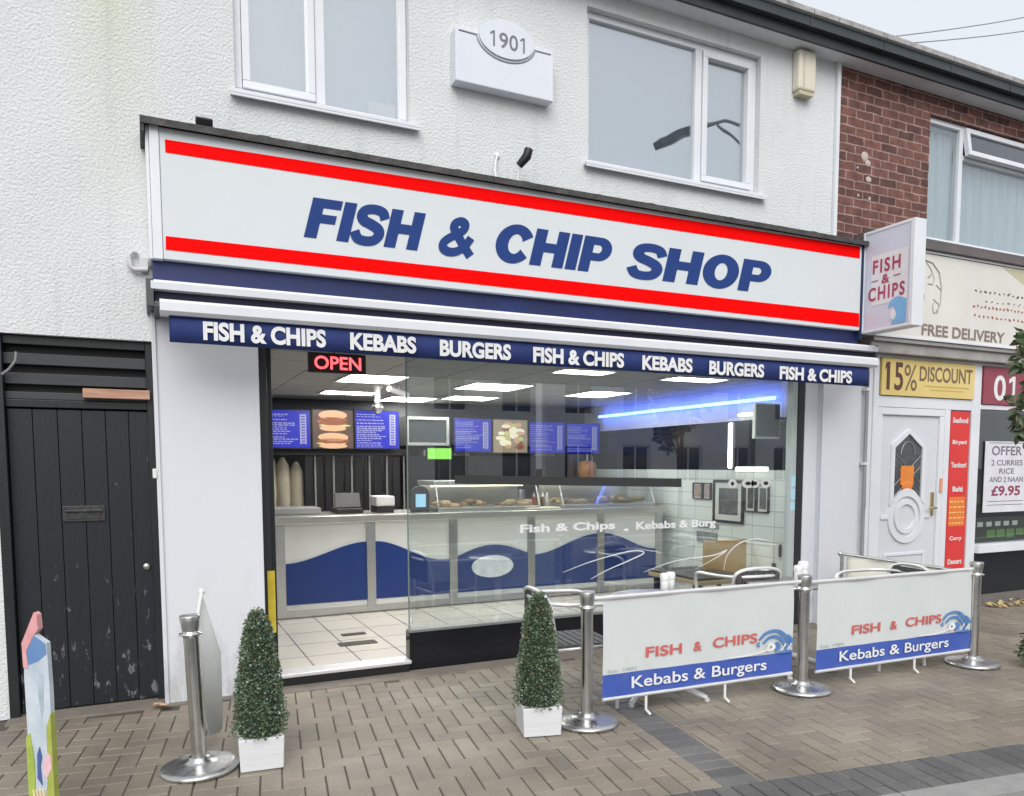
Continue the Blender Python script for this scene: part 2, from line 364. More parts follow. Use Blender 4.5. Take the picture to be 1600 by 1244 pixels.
# ================================================================ ground
TH = R(-8); UX = Vector((math.cos(TH), math.sin(TH), 0)); VX = Vector((-math.sin(TH), math.cos(TH), 0)); PO = Vector((2.5, -2.7, 0))
def uv2w(u, v, z=0.0): p = PO + UX * u + VX * v; return (p.x, p.y, z)
def w2uv(x, y): r = Vector((x, y, 0)) - PO; return r.dot(UX), r.dot(VX)
def paving_mat():
    m = mat('paving_block', (1, 1, 1), 0.55, rvar=0.17, nscale=1.1)
    n = m.node_tree.nodes; l = m.node_tree.links; b = n['Principled BSDF']; tc = n['Texture Coordinate']
    at = n.new('ShaderNodeAttribute'); at.attribute_name = 'tint'
    g = n.new('ShaderNodeTexNoise'); g.inputs['Scale'].default_value = 130; g.inputs['Detail'].default_value = 3; l.new(tc.outputs['Object'], g.inputs[0])
    s = n.new('ShaderNodeTexNoise'); s.inputs['Scale'].default_value = 1.6; s.inputs['Detail'].default_value = 7; l.new(tc.outputs['Object'], s.inputs[0])
    a = n.new('ShaderNodeMapRange'); a.inputs[1].default_value = 0.3; a.inputs[2].default_value = 0.7; a.inputs[3].default_value = 0.78; a.inputs[4].default_value = 1.2; l.new(g.outputs[0], a.inputs[0])
    c = n.new('ShaderNodeMapRange'); c.inputs[1].default_value = 0.35; c.inputs[2].default_value = 0.65; c.inputs[3].default_value = 0.74; c.inputs[4].default_value = 1.10; l.new(s.outputs[0], c.inputs[0])
    mu = n.new('ShaderNodeMath'); mu.operation = 'MULTIPLY'; l.new(a.outputs[0], mu.inputs[0]); l.new(c.outputs[0], mu.inputs[1])
    hs = n.new('ShaderNodeHueSaturation'); l.new(at.outputs['Color'], hs.inputs['Color']); l.new(mu.outputs[0], hs.inputs['Value'])
    vo = n.new('ShaderNodeTexVoronoi'); vo.inputs['Scale'].default_value = 3.2; l.new(tc.outputs['Object'], vo.inputs[0])      # trodden gum
    sp = n.new('ShaderNodeMapRange'); sp.inputs[1].default_value = 0.040; sp.inputs[2].default_value = 0.052; sp.inputs[3].default_value = 0.55; sp.inputs[4].default_value = 0.0; l.new(vo.outputs['Distance'], sp.inputs[0])
    gx = n.new('ShaderNodeMix'); gx.data_type = 'RGBA'; l.new(sp.outputs[0], gx.inputs[0]); l.new(hs.outputs[0], gx.inputs[6]); gx.inputs[7].default_value = (0.10, 0.095, 0.085, 1)
    l.new(gx.outputs[2], b.inputs['Base Color'])
    bp = n.new('ShaderNodeBump'); bp.inputs['Strength'].default_value = 0.35; bp.inputs['Distance'].default_value = 0.004
    l.new(g.outputs[0], bp.inputs['Height']); l.new(bp.outputs[0], b.inputs['Normal'])
    return m
PAVE = paving_mat()
def build_ground():
    # far ground sheet
    m = MB(); m.add([(-300, -300, -0.13), (300, -300, -0.13), (300, 300, -0.13), (-300, 300, -0.13)], [(0, 1, 2, 3)])
    struct(m.obj('ground', mat('far_ground', (0.10, 0.10, 0.10), 0.9)))
    # carriageway beyond the kerb
    m = MB(); m.quad(uv2w(-60, -9.5, -0.10), uv2w(80, -9.5, -0.10), uv2w(80, -0.36, -0.10), uv2w(-60, -0.36, -0.10))
    struct(m.obj('road', mat('asphalt', (0.07, 0.07, 0.072), 0.7, c2=(0.045, 0.045, 0.047), nscale=8, bump=0.5, bscale=120, rvar=0.15)))
    m = MB()
    k = -12.0
    while k < 22:
        a = uv2w(k, -0.36); b_ = uv2w(k + 0.89, -0.36); c_ = uv2w(k + 0.89, -0.205); d_ = uv2w(k, -0.205)
        m.prism([(0, 0), (0.893, 0), (0.893, 0.155), (0, 0.155)], (a[0], a[1], -0.13), tuple(UX), tuple(VX), 0.132)
        k += 0.9
    struct(m.obj('kerb', mat('kerb_stone', (0.33, 0.33, 0.32), 0.75, c2=(0.24, 0.24, 0.235), nscale=9, bump=0.3, bscale=80), bevel=0.008))
    # mortar bed under the blocks
    m = MB(); m.quad(uv2w(-14, -0.36, -0.007), uv2w(22, -0.36, -0.007), uv2w(22, 7, -0.007), uv2w(-14, 7, -0.007))
    struct(m.obj('pavement_bed', mat('joint_sand', (0.092, 0.084, 0.070), 0.95, nscale=30)))
    rnd = random.Random(3)
    m = MB(); cols = []
    pal = [(0.248, 0.218, 0.170), (0.260, 0.228, 0.180), (0.240, 0.208, 0.166), (0.252, 0.213, 0.174), (0.264, 0.231, 0.183), (0.234, 0.207, 0.168)]
    def block(u0, u1, v0, v1, c, dz=0.0, g=0.0022, ch=0.004):
        z = dz + rnd.uniform(-0.0012, 0.0012); tx = rnd.uniform(-0.0008, 0.0008); ty = rnd.uniform(-0.0008, 0.0008)
        u0 += g * 1.4; u1 -= g * 1.4; v0 += g * 0.9; v1 -= g * 0.9
        A = [(u0, v0), (u1, v0), (u1, v1), (u0, v1)]; B = [(u0 + ch, v0 + ch), (u1 - ch, v0 + ch), (u1 - ch, v1 - ch), (u0 + ch, v1 - ch)]
        vs = [uv2w(*p, -0.012) for p in A] + [uv2w(*p, z - 0.004) for p in A] + [uv2w(p[0], p[1], z + (tx if i in (0, 1) else -tx) + (ty if i in (0, 3) else -ty)) for i, p in enumerate(B)]
        fs = [(8, 9, 10, 11)]
        for i in range(4):
            j = (i + 1) % 4; fs += [(i, j, 4 + j, 4 + i), (4 + i, 4 + j, 8 + j, 8 + i)]
        m.add(vs, fs); f = rnd.uniform(0.92, 1.07)
        cols.extend([tuple(x * f for x in c)] * len(fs))
    W = 0.1
    for a in range(-70, 90):
        for b_ in range(-2, 42):
            d_ = (a - b_) % 4
            if d_ == 0: q = (a * W, (a + 2) * W, b_ * W, (b_ + 1) * W)
            elif d_ == 3: q = (a * W, (a + 1) * W, b_ * W, (b_ + 2) * W)
            else: continue
            cu, cv = (q[0] + q[1]) / 2, (q[2] + q[3]) / 2
            X, Y, _ = uv2w(cu, cv)
            if q[3] < 0.1 or Y > -0.16 or X < -3 or X > 10.5: continue
            if q[0] > -0.15 and q[1] < 0.09 and q[3] < 1.62: continue
            block(*q, rnd.choice(pal))
    dk = [(0.125, 0.124, 0.122), (0.105, 0.105, 0.105), (0.145, 0.143, 0.140)]
    k = 0.09
    while k < 1.6:                                        # dark cross band
        block(-0.135, 0.075, k, k + 0.1, rnd.choice(dk), 0.003); k += 0.1
    k = -7.0
    while k < 9:                                          # dark band along the kerb
        block(k, k + 0.1, -0.115, 0.095, rnd.choice(dk), 0.003); block(k, k + 0.1, -0.205, -0.115, rnd.choice(dk), 0.002); k += 0.1
    struct(m.obj('pavement', PAVE, colors=cols))
    m = MB(); m.box(0.66, 5.6, -0.19, 0.0, -0.02, 0.006); m.box(-0.8, 0.66, -0.13, 0.12, -0.02, 0.005); m.box(5.6, 12, -0.22, 0.3, -0.02, 0.006)
    struct(m.obj('path_edging', mat('worn_concrete', (0.24, 0.21, 0.175), 0.8, c2=(0.15, 0.13, 0.11), nscale=5, bump=0.4, bscale=60), bevel=0.004))
build_ground()

# ================================================================ buildings
def wall_grid(mb, x0, x1, z0, z1, holes, y0, y1):
    """a wall front at y0, back at y1, with rectangular openings and their reveals"""
    xs = sorted({x0, x1, *[h[0] for h in holes], *[h[1] for h in holes]}); xs = [x for x in xs if x0 <= x <= x1]
    zs = sorted({z0, z1, *[h[2] for h in holes], *[h[3] for h in holes]}); zs = [z for z in zs if z0 <= z <= z1]
    solid = lambda i, j: 0 <= i < len(xs) - 1 and 0 <= j < len(zs) - 1 and not any(h[0] - 1e-6 <= xs[i] and xs[i + 1] <= h[1] + 1e-6 and h[2] - 1e-6 <= zs[j] and zs[j + 1] <= h[3] + 1e-6 for h in holes)
    for i in range(len(xs) - 1):
        for j in range(len(zs) - 1):
            if not solid(i, j): continue
            a, b, c, d_ = xs[i], xs[i + 1], zs[j], zs[j + 1]
            mb.quad((a, y0, c), (b, y0, c), (b, y0, d_), (a, y0, d_)); mb.quad((b, y1, c), (a, y1, c), (a, y1, d_), (b, y1, d_))
            if not solid(i - 1, j): mb.quad((a, y1, c), (a, y0, c), (a, y0, d_), (a, y1, d_))
            if not solid(i + 1, j): mb.quad((b, y0, c), (b, y1, c), (b, y1, d_), (b, y0, d_))
            if not solid(i, j - 1): mb.quad((a, y1, c), (b, y1, c), (b, y0, c), (a, y0, c))
            if not solid(i, j + 1): mb.quad((a, y0, d_), (b, y0, d_), (b, y1, d_), (a, y1, d_))
def frame_rect(mb, x0, x1, z0, z1, t, y0, y1):
    mb.box(x0, x1, y0, y1, z0, z0 + t); mb.box(x0, x1, y0, y1, z1 - t, z1); mb.box(x0, x0 + t, y0, y1, z0 + t, z1 - t); mb.box(x1 - t, x1, y0, y1, z0 + t, z1 - t)
def curtain(mb, x0, x1, z0, z1, y, amp=0.018, wl=0.09, n=90, seed=1):
    r = random.Random(seed); ph = [r.uniform(0, 6.3) for _ in range(4)]
    P = []
    for i in range(n + 1):
        x = x0 + (x1 - x0) * i / n
        P.append((x, y + amp * (math.sin(x / wl * 6.28 + ph[0]) + 0.6 * math.sin(x / wl * 3.7 + ph[1]) + 0.3 * math.sin(x / wl * 11 + ph[2]))))
    vs = [(p[0], p[1], z) for z in (z0, z1) for p in P]
    mb.add(vs, [(i, i + 1, n + 2 + i, n + 1 + i) for i in range(n)], True)
NET = mat('net_curtain', lin((196, 207, 215)), 0.9, c2=lin((168, 182, 192)), nscale=6, stretch=(5, 1, 0.3))
NETD = mat('grey_blind', lin((176, 190, 199)), 0.9, c2=lin((160, 175, 186)), nscale=3)
DIM = mat('dim_room', (0.05, 0.052, 0.056), 0.9)

def eaves(b, x0, x1, chunks):
    m = MB(); m.box(x0, x1, -0.164, 0.245, 5.131, 5.145)
    for c in chunks: m.box(c, c + 0.014, -0.163, -0.001, 5.126, 5.131)
    m.obj('soffit', mat('soffit_board', lin((226, 229, 232)), 0.6, c2=lin((204, 208, 212)), nscale=2), b)
    m = MB(); m.box(x0, x1, -0.19, -0.165, 5.122, 5.285)
    m.obj('fascia_board', mat('dark_fascia', (0.035, 0.043, 0.048), 0.5, c2=(0.02, 0.025, 0.028), nscale=4), b)
    m = MB(); m.box(x0, x1, -0.245, -0.1905, 5.205, 5.287)          # square gutter
    x = x0 + 0.3
    while x < x1 - 0.1: m.box(x, x + 0.02, -0.249, -0.1905, 5.20, 5.288); x += 0.9
    m.obj('gutter', mat('dark_gutter', (0.028, 0.036, 0.041), 0.45, c2=(0.045, 0.055, 0.06), nscale=6), b)
    m = MB(); n = int((x1 - x0) / 0.29); st = (x1 - x0) / n
    for i in range(n):                                     # interlocking tiles, rows up the slope
        for j in range(17):
            if j > 2 and not (0 <= j): continue
            y = -0.275 + j * 0.30; z = 5.291 + (y + 0.275) * 0.70
            X = x0 + i * st + (0.5 * st if j % 2 else 0)
            vs = [(X + 0.004, y, z), (X + st - 0.004, y, z), (X + st - 0.004, y + 0.36, z + 0.252), (X + 0.004, y + 0.36, z + 0.252)]
            up = [(v[0], v[1], v[2] + 0.042) for v in vs]
            m.add(vs + up, [(3, 2, 1, 0), (4, 5, 6, 7), (0, 1, 5, 4), (1, 2, 6, 5), (2, 3, 7, 6), (3, 0, 4, 7)])
    m.obj('roof', mat('roof_tile', (0.55, 0.54, 0.53), 0.85, c2=(0.18, 0.175, 0.17), nscale=7, bump=0.4, bscale=50), b)

# ---- the shop
shop = thing('shop_building', 'white rendered two storey shop building with white pilasters and an open glazed front', 'building', (2.9, 0, 0))
m = MB()
WL = (0.585, 1.735, 3.86, 5.02); WR = (3.16, 4.895, 3.84, 5.0)
wall_grid(m, -5.0, 5.80, 0.0, 5.13, [(-0.79, 5.80, 0.0, 2.27), (0.06, 5.80, 2.27, 2.62), WL, WR], 0.0, 0.25)
m.obj('wall', RENDER, shop)
m = MB(); m.box(-5, -4.8, 0.25, 5.5, 0, 5.2); m.box(-4.8, 5.8, 5.3, 5.5, 0, 5.2); m.box(-4.8, 5.8, 0.26, 5.3, 2.55, 2.62); m.box(-0.9, -0.85, 0.26, 5.3, 0, 2.55)
m.box(-4.8, 5.8, 0.26, 5.3, 5.08, 5.12)
m.obj('inner_shell', DIM, shop)
m = MB(); m.box(0.055, 0.665, -0.08, 0.22, 0.0, 2.5); m.box(0.05, 0.075, -0.094, -0.0805, 0.0, 2.5); m.box(0.645, 0.67, -0.094, -0.0805, 0, 2.5)
m.obj('pilaster', PIL, shop, bevel=0.004)
m = MB(); m.box(5.50, 5.66, -0.02, 0.22, 0.0, 2.5); m.box(5.66, 6.15, -0.08, 0.22, 0.0, 2.5); m.box(5.645, 5.67, -0.094, -0.0805, 0, 2.5)
m.obj('pilaster', PIL, shop, bevel=0.004)
eaves(shop, -5, 5.80, (1.2, 3.3, 5.74))
def upper_window(parent, x0, x1, z0, z1, mull, openl, seed, netmat, blind_lo):
    m = MB(); t = 0.05
    frame_rect(m, x0 + 0.002, x1 - 0.002, z0 + 0.002, z1 - 0.002, t, 0.055, 0.125)
    for q in mull: m.box(q - 0.032, q + 0.032, 0.055, 0.125, z0 + t, z1 - t)
    fr = m.obj('window', UPVC, parent, bevel=0.005)
    m = MB(); m.box(x0 - 0.03, x1 + 0.06, -0.055, 0.055, z0 - 0.028, z0 - 0.001); m.box(x0 - 0.03, x1 + 0.06, -0.055, -0.045, z0 - 0.045, z0 - 0.0285); m.obj('sill', UPVC, fr, bevel=0.004)
    ed = [x0 + t] + [q for q in mull] + [x1 - t]
    for i in range(len(ed) - 1):
        a = ed[i] + (0.032 if i else 0); b = ed[i + 1] - (0.032 if i < len(ed) - 2 else 0)
        if i in openl:
            m = MB(); frame_rect(m, a + 0.004, b - 0.004, z0 + t + 0.004, z1 - t - 0.004, 0.048, 0.038, 0.10); m.obj('sash', UPVC, fr, bevel=0.005)
        m = MB(); m.box(a - 0.004, b + 0.004, 0.085, 0.095, z0 + t - 0.004, z1 - t + 0.004); m.obj('pane', PANEUP, fr)
    m = MB()
    if blind_lo: m.box(x0 + 0.01, x1 - 0.01, 0.17, 0.18, z0 + 0.02, z1 - 0.01)
    else: curtain(m, x0 + 0.01, x1 - 0.01, z0 + 0.01, z1 - 0.01, 0.19, seed=seed)
    m.obj('curtain', netmat, fr)
    return fr
fw_ = upper_window(shop, *WL, (1.135,), (0,), 1, NETD, True)
m = MB(); m.box(1.48, 1.67, 0.125, 0.155, 3.912, 4.03); m.obj('box_on_ledge', mat('pale_card', (0.72, 0.72, 0.70), 0.8), fw_)
upper_window(shop, *WR, (4.275,), (1,), 2, mat('grey_net', lin((150, 163, 174)), 0.9, c2=lin((138, 152, 164)), nscale=2), True)
m = MB(); m.box(5.775, 5.815, -0.035, -0.001, 3.50, 5.129); m.obj('corner_trim', UPVC, shop, bevel=0.004)

# ---- shop front glazing
m = MB()
m.box(0.672, 0.73, -0.01, 0.09, 0.0, 2.5); m.box(5.425, 5.50, -0.012, 0.09, 0.0, 2.5)
m.box(0.73, 5.425, 0.0, 0.075, 2.42, 2.5)
sw = m.obj('shop_window', DARKF, shop, bevel=0.003)
m = MB(); m.box(1.70, 5.423, 0.03, 0.038, 0.303, 2.419); m.obj('pane', glass('shop_glass', lo=0.11, hi=0.85), sw)
m = MB(); m.box(1.692, 1.6995, 0.028, 0.040, 0.30, 2.419); m.obj('glass_edge', mat('glass_edge', (0.20, 0.26, 0.24), 0.2), sw)
m = MB(); m.box(1.69, 5.425, 0.0, 0.08, 0.283, 0.302); m.obj('bottom_rail', mat('rail_grey', (0.30, 0.31, 0.31), 0.4, 0.5), sw)
m = MB(); m.box(1.69, 5.425, 0.012, 0.10, 0.0, 0.2825); m.obj('stall_riser', mat('black_glass_panel', (0.006, 0.007, 0.010), 0.12, c2=(0.010, 0.011, 0.016), nscale=2), shop)
m = MB(); m.box(5.36, 5.425, 0.0, 0.07, 0.302, 2.42); m.obj('window_post', mat('grey_post', (0.45, 0.50, 0.50), 0.4), shop, bevel=0.003)
m = MB(); m.box(0.73, 1.675, -0.03, 0.10, 0.0, 0.06); m.obj('step_riser', BLACKPL, shop)
m = MB(); m.box(0.73, 1.69, -0.035, 0.12, 0.062, 0.088); m.obj('threshold', ALU, shop, bevel=0.004)
# open door leaf folded back into the shop
m = MB(); M = Matrix.Translation((0.742, 0.55, 1.25)) 
m.box(0.735, 0.775, 0.10, 0.17, 0.09, 2.4); m.box(0.735, 0.775, 0.93, 1.0, 0.09, 2.4); m.box(0.735, 0.775, 0.17, 0.93, 0.09, 0.25); m.box(0.735, 0.775, 0.17, 0.93, 2.32, 2.4)
dl = m.obj('door', DARKF, shop, bevel=0.003)
m = MB(); m.box(0.752, 0.758, 0.171, 0.929, 0.251, 2.319); m.obj('pane', PANE, dl)
m = MB(); m.box(0.70, 0.748, -0.016, -0.0105, 0.38, 0.80)
m.obj('edge_strip', mat('yellow_strip', lin((214, 196, 60)), 0.5, c2=lin((176, 150, 40)), nscale=9), sw)

# ---- interior shell
FZ = 0.085
def tile_mat(name, c, mortar, w, h, rot, rough=0.25, off=0.0):
    m = mat(name, c, rough)
    n = m.node_tree.nodes; l = m.node_tree.links; b = n['Principled BSDF']; tc = n['Texture Coordinate']
    mp = n.new('ShaderNodeMapping'); mp.inputs['Rotation'].default_value = rot; l.new(tc.outputs['Object'], mp.inputs[0])
    br = n.new('ShaderNodeTexBrick'); br.offset = off; br.inputs['Scale'].default_value = 1; br.inputs['Brick Width'].default_value = w; br.inputs['Row Height'].default_value = h
    br.inputs['Mortar Size'].default_value = 0.005; br.inputs['Mortar Smooth'].default_value = 0.1
    br.inputs['Color1'].default_value = (*c, 1); br.inputs['Color2'].default_value = (*[x * 0.93 for x in c], 1); br.inputs['Mortar'].default_value = (*mortar, 1)
    l.new(mp.outputs[0], br.inputs[0]); l.new(br.outputs[0], b.inputs['Base Color'])
    return m
m = MB(); m.box(0.68, 5.47, 0.076, 3.9, 0.0, FZ)
m.obj('floor', tile_mat('floor_tile', (0.66, 0.62, 0.55), (0.12, 0.11, 0.10), 0.34, 0.42, (0, 0, 0)), shop)
m = MB(); m.box(0.62, 5.5, 0.10, 3.95, 2.28, 2.33)
m.obj('ceiling', tile_mat('ceiling_tile', (0.40, 0.40, 0.38), (0.06, 0.06, 0.06), 0.60, 0.60, (0, 0, 0), 0.9), shop)
m = MB(); m.box(0.62, 0.669, 0.221, 3.95, 0.0, 2.28); m.box(0.67, 5.47, 3.9, 3.95, 0, 2.28)
m.obj('inner_wall', mat('inner_paint', (0.055, 0.058, 0.062), 0.6), shop)
m = MB(); m.box(5.47, 5.499, 0.10, 3.95, 0.0, 1.45)
m.obj('tiled_wall', tile_mat('wall_tile', (0.66, 0.70, 0.68), (0.40, 0.43, 0.42), 0.30, 0.15, (0, R(90), R(90))), shop)
m = MB(); m.box(5.47, 5.499, 0.10, 3.95, 1.451, 1.95)
m.obj('dark_wall_panel', mat('gloss_black_panel', (0.012, 0.014, 0.022), 0.15), shop)
m = MB(); m.box(5.47, 5.499, 0.10, 3.95, 1.951, 2.28)
m.obj('upper_wall_panel', mat('pale_panel', (0.78, 0.80, 0.84), 0.6), shop)

# ---- the neighbour
nb = thing('neighbour_building', 'red brick building with cream shop front right of the white one', 'building', (8.5, 0, 0))
m = MB(); NW = (7.08, 9.70, 3.73, 4.935)
wall_grid(m, 5.80, 13.0, 2.45, 5.13, [NW], 0.006, 0.25); m.obj('wall', BRICK, nb)
m = MB(); m.box(5.8, 13, 5.3, 5.5, 0, 5.2); m.box(12.9, 13, 0.26, 5.3, 0, 5.2); m.box(6.16, 12.9, 2.0, 2.05, 0, 2.6); m.box(6.16, 12.9, 0.26, 5.3, 2.62, 2.7); m.box(5.82, 12.9, 0.26, 5.3, 5.08, 5.12)
m.obj('inner_shell', DIM, nb)
eaves(nb, 5.80, 13.0, (7.35, 9.4))
m = MB(); frame_rect(m, NW[0] + .002, NW[1] - .002, NW[2] + .002, NW[3] - .002, 0.05, 0.045, 0.115); m.box(7.58, 7.64, 0.045, 0.115, NW[2] + .05, NW[3] - .05); m.box(7.64, 9.1, 0.045, 0.115, 4.60, 4.65); m.box(9.1, 9.16, 0.045, 0.115, NW[2] + .05, NW[3] - .05)
fr = m.obj('window', UPVC, nb, bevel=0.005)
m = MB(); m.box(7.05, 9.73, -0.05, 0.045, 3.70, 3.729); m.obj('sill', UPVC, fr, bevel=0.004)
m = MB(); A = Matrix.Translation((8.37, 0.02, 4.77)) @ Matrix.Rotation(R(-9), 4, 'X')
for dx, dz, hx, hz in ((0, -0.115, 0.73, 0.025), (0, 0.115, 0.73, 0.025), (-0.705, 0, 0.025, 0.09), (0.705, 0, 0.025, 0.09)): m.obox(A @ Matrix.Translation((dx, 0, dz)), hx, 0.025, hz)
tv_ = m.obj('top_hung_sash', UPVC, fr, bevel=0.004)
m = MB(); m.obox(A, 0.69, 0.004, 0.10); m.obj('pane', glass('vent_glass', tint=(0.6, 0.64, 0.64), lo=0.12, hi=0.9), tv_)
for a, b_, c, d_ in ((7.125, 7.585, 3.775, 4.89), (7.635, 9.105, 3.775, 4.605), (9.155, 9.655, 3.775, 4.89)):
    m = MB(); m.box(a, b_, 0.075, 0.083, c, d_); m.obj('pane', glass('neighbour_glass', lo=0.16, hi=0.9), fr)
m = MB(); curtain(m, 7.09, 9.69, 3.74, 4.60, 0.17, seed=4, n=220); curtain(m, 7.09, 7.62, 4.60, 4.86, 0.17, seed=4, n=50); m.obj('curtain', NET, fr)
# neighbour ground floor: posts, head and sill, door, glazing
NY = -0.07
m = MB()
m.box(6.152, 6.33, -0.055, 0.2, 0.0, 2.46); m.box(6.33, 6.40, NY, 0.2, 0.0, 2.56); m.box(7.79, 7.93, NY, 0.2, 0.0, 2.56)
m.box(6.40, 7.79, NY + .002, 0.15, 2.06, 2.17); m.box(6.40, 7.79, NY + .002, 0.15, 2.53, 2.56); m.box(7.93, 12.9, NY + .002, 0.15, 2.08, 2.13); m.box(7.93, 12.9, NY + .002, 0.15, 2.53, 2.56)
m.box(7.93, 12.9, NY - 0.05, 0.15, 0.56, 0.65); m.box(7.38, 7.46, NY + .001, 0.15, 0.0, 2.06); m.box(10.4, 10.5, NY + .001, 0.15, 0.65, 2.08)
m.obj('shop_front_frame', UPVC, nb, bevel=0.005)
m = MB(); m.box(7.46, 7.79, NY + 0.04, 0.12, 0.0, 2.06); m.obj('side_panel', PANEL, nb)
m = MB(); m.box(7.93, 12.9, NY + 0.02, 0.12, 0.10, 0.56); m.obj('stall_riser', mat('dark_blue_panel', (0.010, 0.014, 0.020), 0.3), nb)
m = MB(); m.box(7.93, 12.9, NY - 0.03, 0.13, 0.0, 0.10); m.obj('plinth', mat('plinth_stone', (0.16, 0.15, 0.14), 0.8), nb)
m = MB(); m.box(7.93, 10.4, NY + 0.05, NY + 0.058, 0.65, 2.08); m.obj('pane', PANE, nb)
m = MB(); m.box(6.16, 12.9, -0.16, 0.2, 2.56, 2.70); m.box(6.16, 12.9, -0.19, -0.16, 2.66, 2.70); m.obj('fascia_soffit', mat('grey_soffit', lin((170, 168, 165)), 0.7, c2=lin((140, 138, 136))), nb, bevel=0.006)
m = MB(); m.box(6.1, 13, -0.24, 0.0, 3.55, 3.60); m.box(6.1, 13, -0.2, 0.005, 3.60, 3.66); m.obj('lead_flashing', mat('lead', (0.09, 0.09, 0.095), 0.6, c2=(0.16, 0.13, 0.12), nscale=6), nb, bevel=0.004)
m = MB()                                                     # mortar repairs on the brickwork
for x, z, rx, rz in ((6.19, 4.385, 0.05, 0.045), (6.235, 4.33, 0.04, 0.03), (6.25, 4.185, 0.04, 0.028), (6.12, 4.02, 0.015, 0.015), (6.27, 4.01, 0.016, 0.02), (6.10, 4.27, 0.014, 0.012)): m.ball((x, 0.006, z), rx, 0.006, rz, 9, 6)
m.obj('mortar_repair', mat('pale_mortar', (0.55, 0.48, 0.45), 0.9), nb)

# ---- white door with leaded arch light and round moulding
dx0, dx1 = 6.42, 7.36; DY = NY + 0.03
m = MB(); frame_rect(m, 6.401, 7.379, 0.02, 2.058, 0.07, NY + 0.004, NY + 0.09); dr = m.obj('door', UPVC, nb, bevel=0.006)
m = MB(); m.box(6.472, 7.308, DY, DY + 0.05, 0.09, 1.987); m.obj('door_leaf', PANEL, dr)
def ring_strip(mb, outer, inner, y0, y1):
    n = len(outer)
    for i in range(n):
        j = (i + 1) % n; a, b_, c, d_ = outer[i], outer[j], inner[j], inner[i]
        mb.quad((a[0], y0, a[1]), (b_[0], y0, b_[1]), (c[0], y0, c[1]), (d_[0], y0, d_[1]))
        mb.quad((a[0], y1, a[1]), (b_[0], y1, b_[1]), (b_[0], y0, b_[1]), (a[0], y0, a[1])); mb.quad((d_[0], y0, d_[1]), (c[0], y0, c[1]), (c[0], y1, c[1]), (d_[0], y1, d_[1]))
cx = 6.87
g_out = [(cx - 0.25, 1.70), (cx, 1.86), (cx + 0.25, 1.70), (cx + 0.25, 1.10)] + [(cx + 0.25 * math.cos(a), 1.02 + 0.22 * math.sin(a)) for a in [R(30 + 12 * k) for k in range(11)]] + [(cx - 0.25, 1.10)]
g_in = [(cx + (p[0] - cx) * 0.80, 1.44 + (p[1] - 1.44) * 0.88) for p in g_out]
m = MB(); ring_strip(m, g_out, g_in, DY - 0.02, DY)
for r0, r1 in ((0.265, 0.205), (0.17, 0.125)):
    o_ = [(cx + r0 * math.cos(2 * math.pi * k / 28), 0.98 + r0 * math.sin(2 * math.pi * k / 28)) for k in range(28)]; i_ = [(cx + r1 * math.cos(2 * math.pi * k / 28), 0.98 + r1 * math.sin(2 * math.pi * k / 28)) for k in range(28)]
    ring_strip(m, o_, i_, DY - 0.018, DY)
m.box(cx - 0.36, cx - 0.25, DY - 0.014, DY, 0.96, 1.0); m.box(cx + 0.25, cx + 0.36, DY - 0.014, DY, 0.96, 1.0)
frame_rect(m, cx - 0.30, cx + 0.30, 0.18, 0.62, 0.03, DY - 0.012, DY)
m.obj('moulding', UPVC, dr, bevel=0.004)
m = MB(); m.prism([(p[0], p[1]) for p in g_in], (0, DY - 0.002, 0), (1, 0, 0), (0, 0, 1), 0.001); gl = m.obj('door_light', mat('dark_leaded_glass', (0.035, 0.038, 0.045), 0.12, c2=(0.10, 0.11, 0.12), nscale=14), dr)
m = MB()
for k in range(-4, 6):
    for sgn in (1, -1):
        a = Vector((cx - 0.19, DY - 0.006, 1.40 + k * 0.11)); b_ = Vector((cx + 0.19, DY - 0.006, 1.40 + k * 0.11 + sgn * 0.30))
        if min(a.z, b_.z) > 1.17 and max(a.z, b_.z) < 1.70: m.tube([a, b_], 0.004, 5)
m.tube(arc_pts3 if False else [(cx + 0.1 * math.cos(t), DY - 0.006, 1.60 + 0.13 * math.sin(t)) for t in [R(k * 20) for k in range(10)]], 0.005, 5)
m.obj('leading', mat('lead_came', (0.45, 0.46, 0.48), 0.4, 0.6), gl)
m = MB(); m.box(cx - 0.10, cx + 0.09, DY - 0.012, DY - 0.006, 1.30, 1.49); m.ball((cx, DY - 0.012, 1.29), 0.085, 0.004, 0.05)
m.obj('orange_motif', mat('orange_glass', lin((238, 140, 60)), 0.3), gl)
m = MB(); m.box(7.235, 7.275, DY - 0.014, DY, 0.98, 1.22); m.tube([(7.255, DY - 0.012, 1.06), (7.255, DY - 0.06, 1.06), (7.15, DY - 0.06, 1.055)], 0.011, 8); m.obj('handle', mat('brass', (0.65, 0.52, 0.30), 0.3, 1.0), dr)
m = MB(); m.box(cx - 0.09, cx + 0.09, DY - 0.013, DY, 0.975, 1.005) if False else m.box(7.33, 7.365, NY - 0.01, NY + 0.003, 1.22, 1.36); m.obj('notice', mat('orange_notice', lin((230, 160, 130)), 0.6), dr)

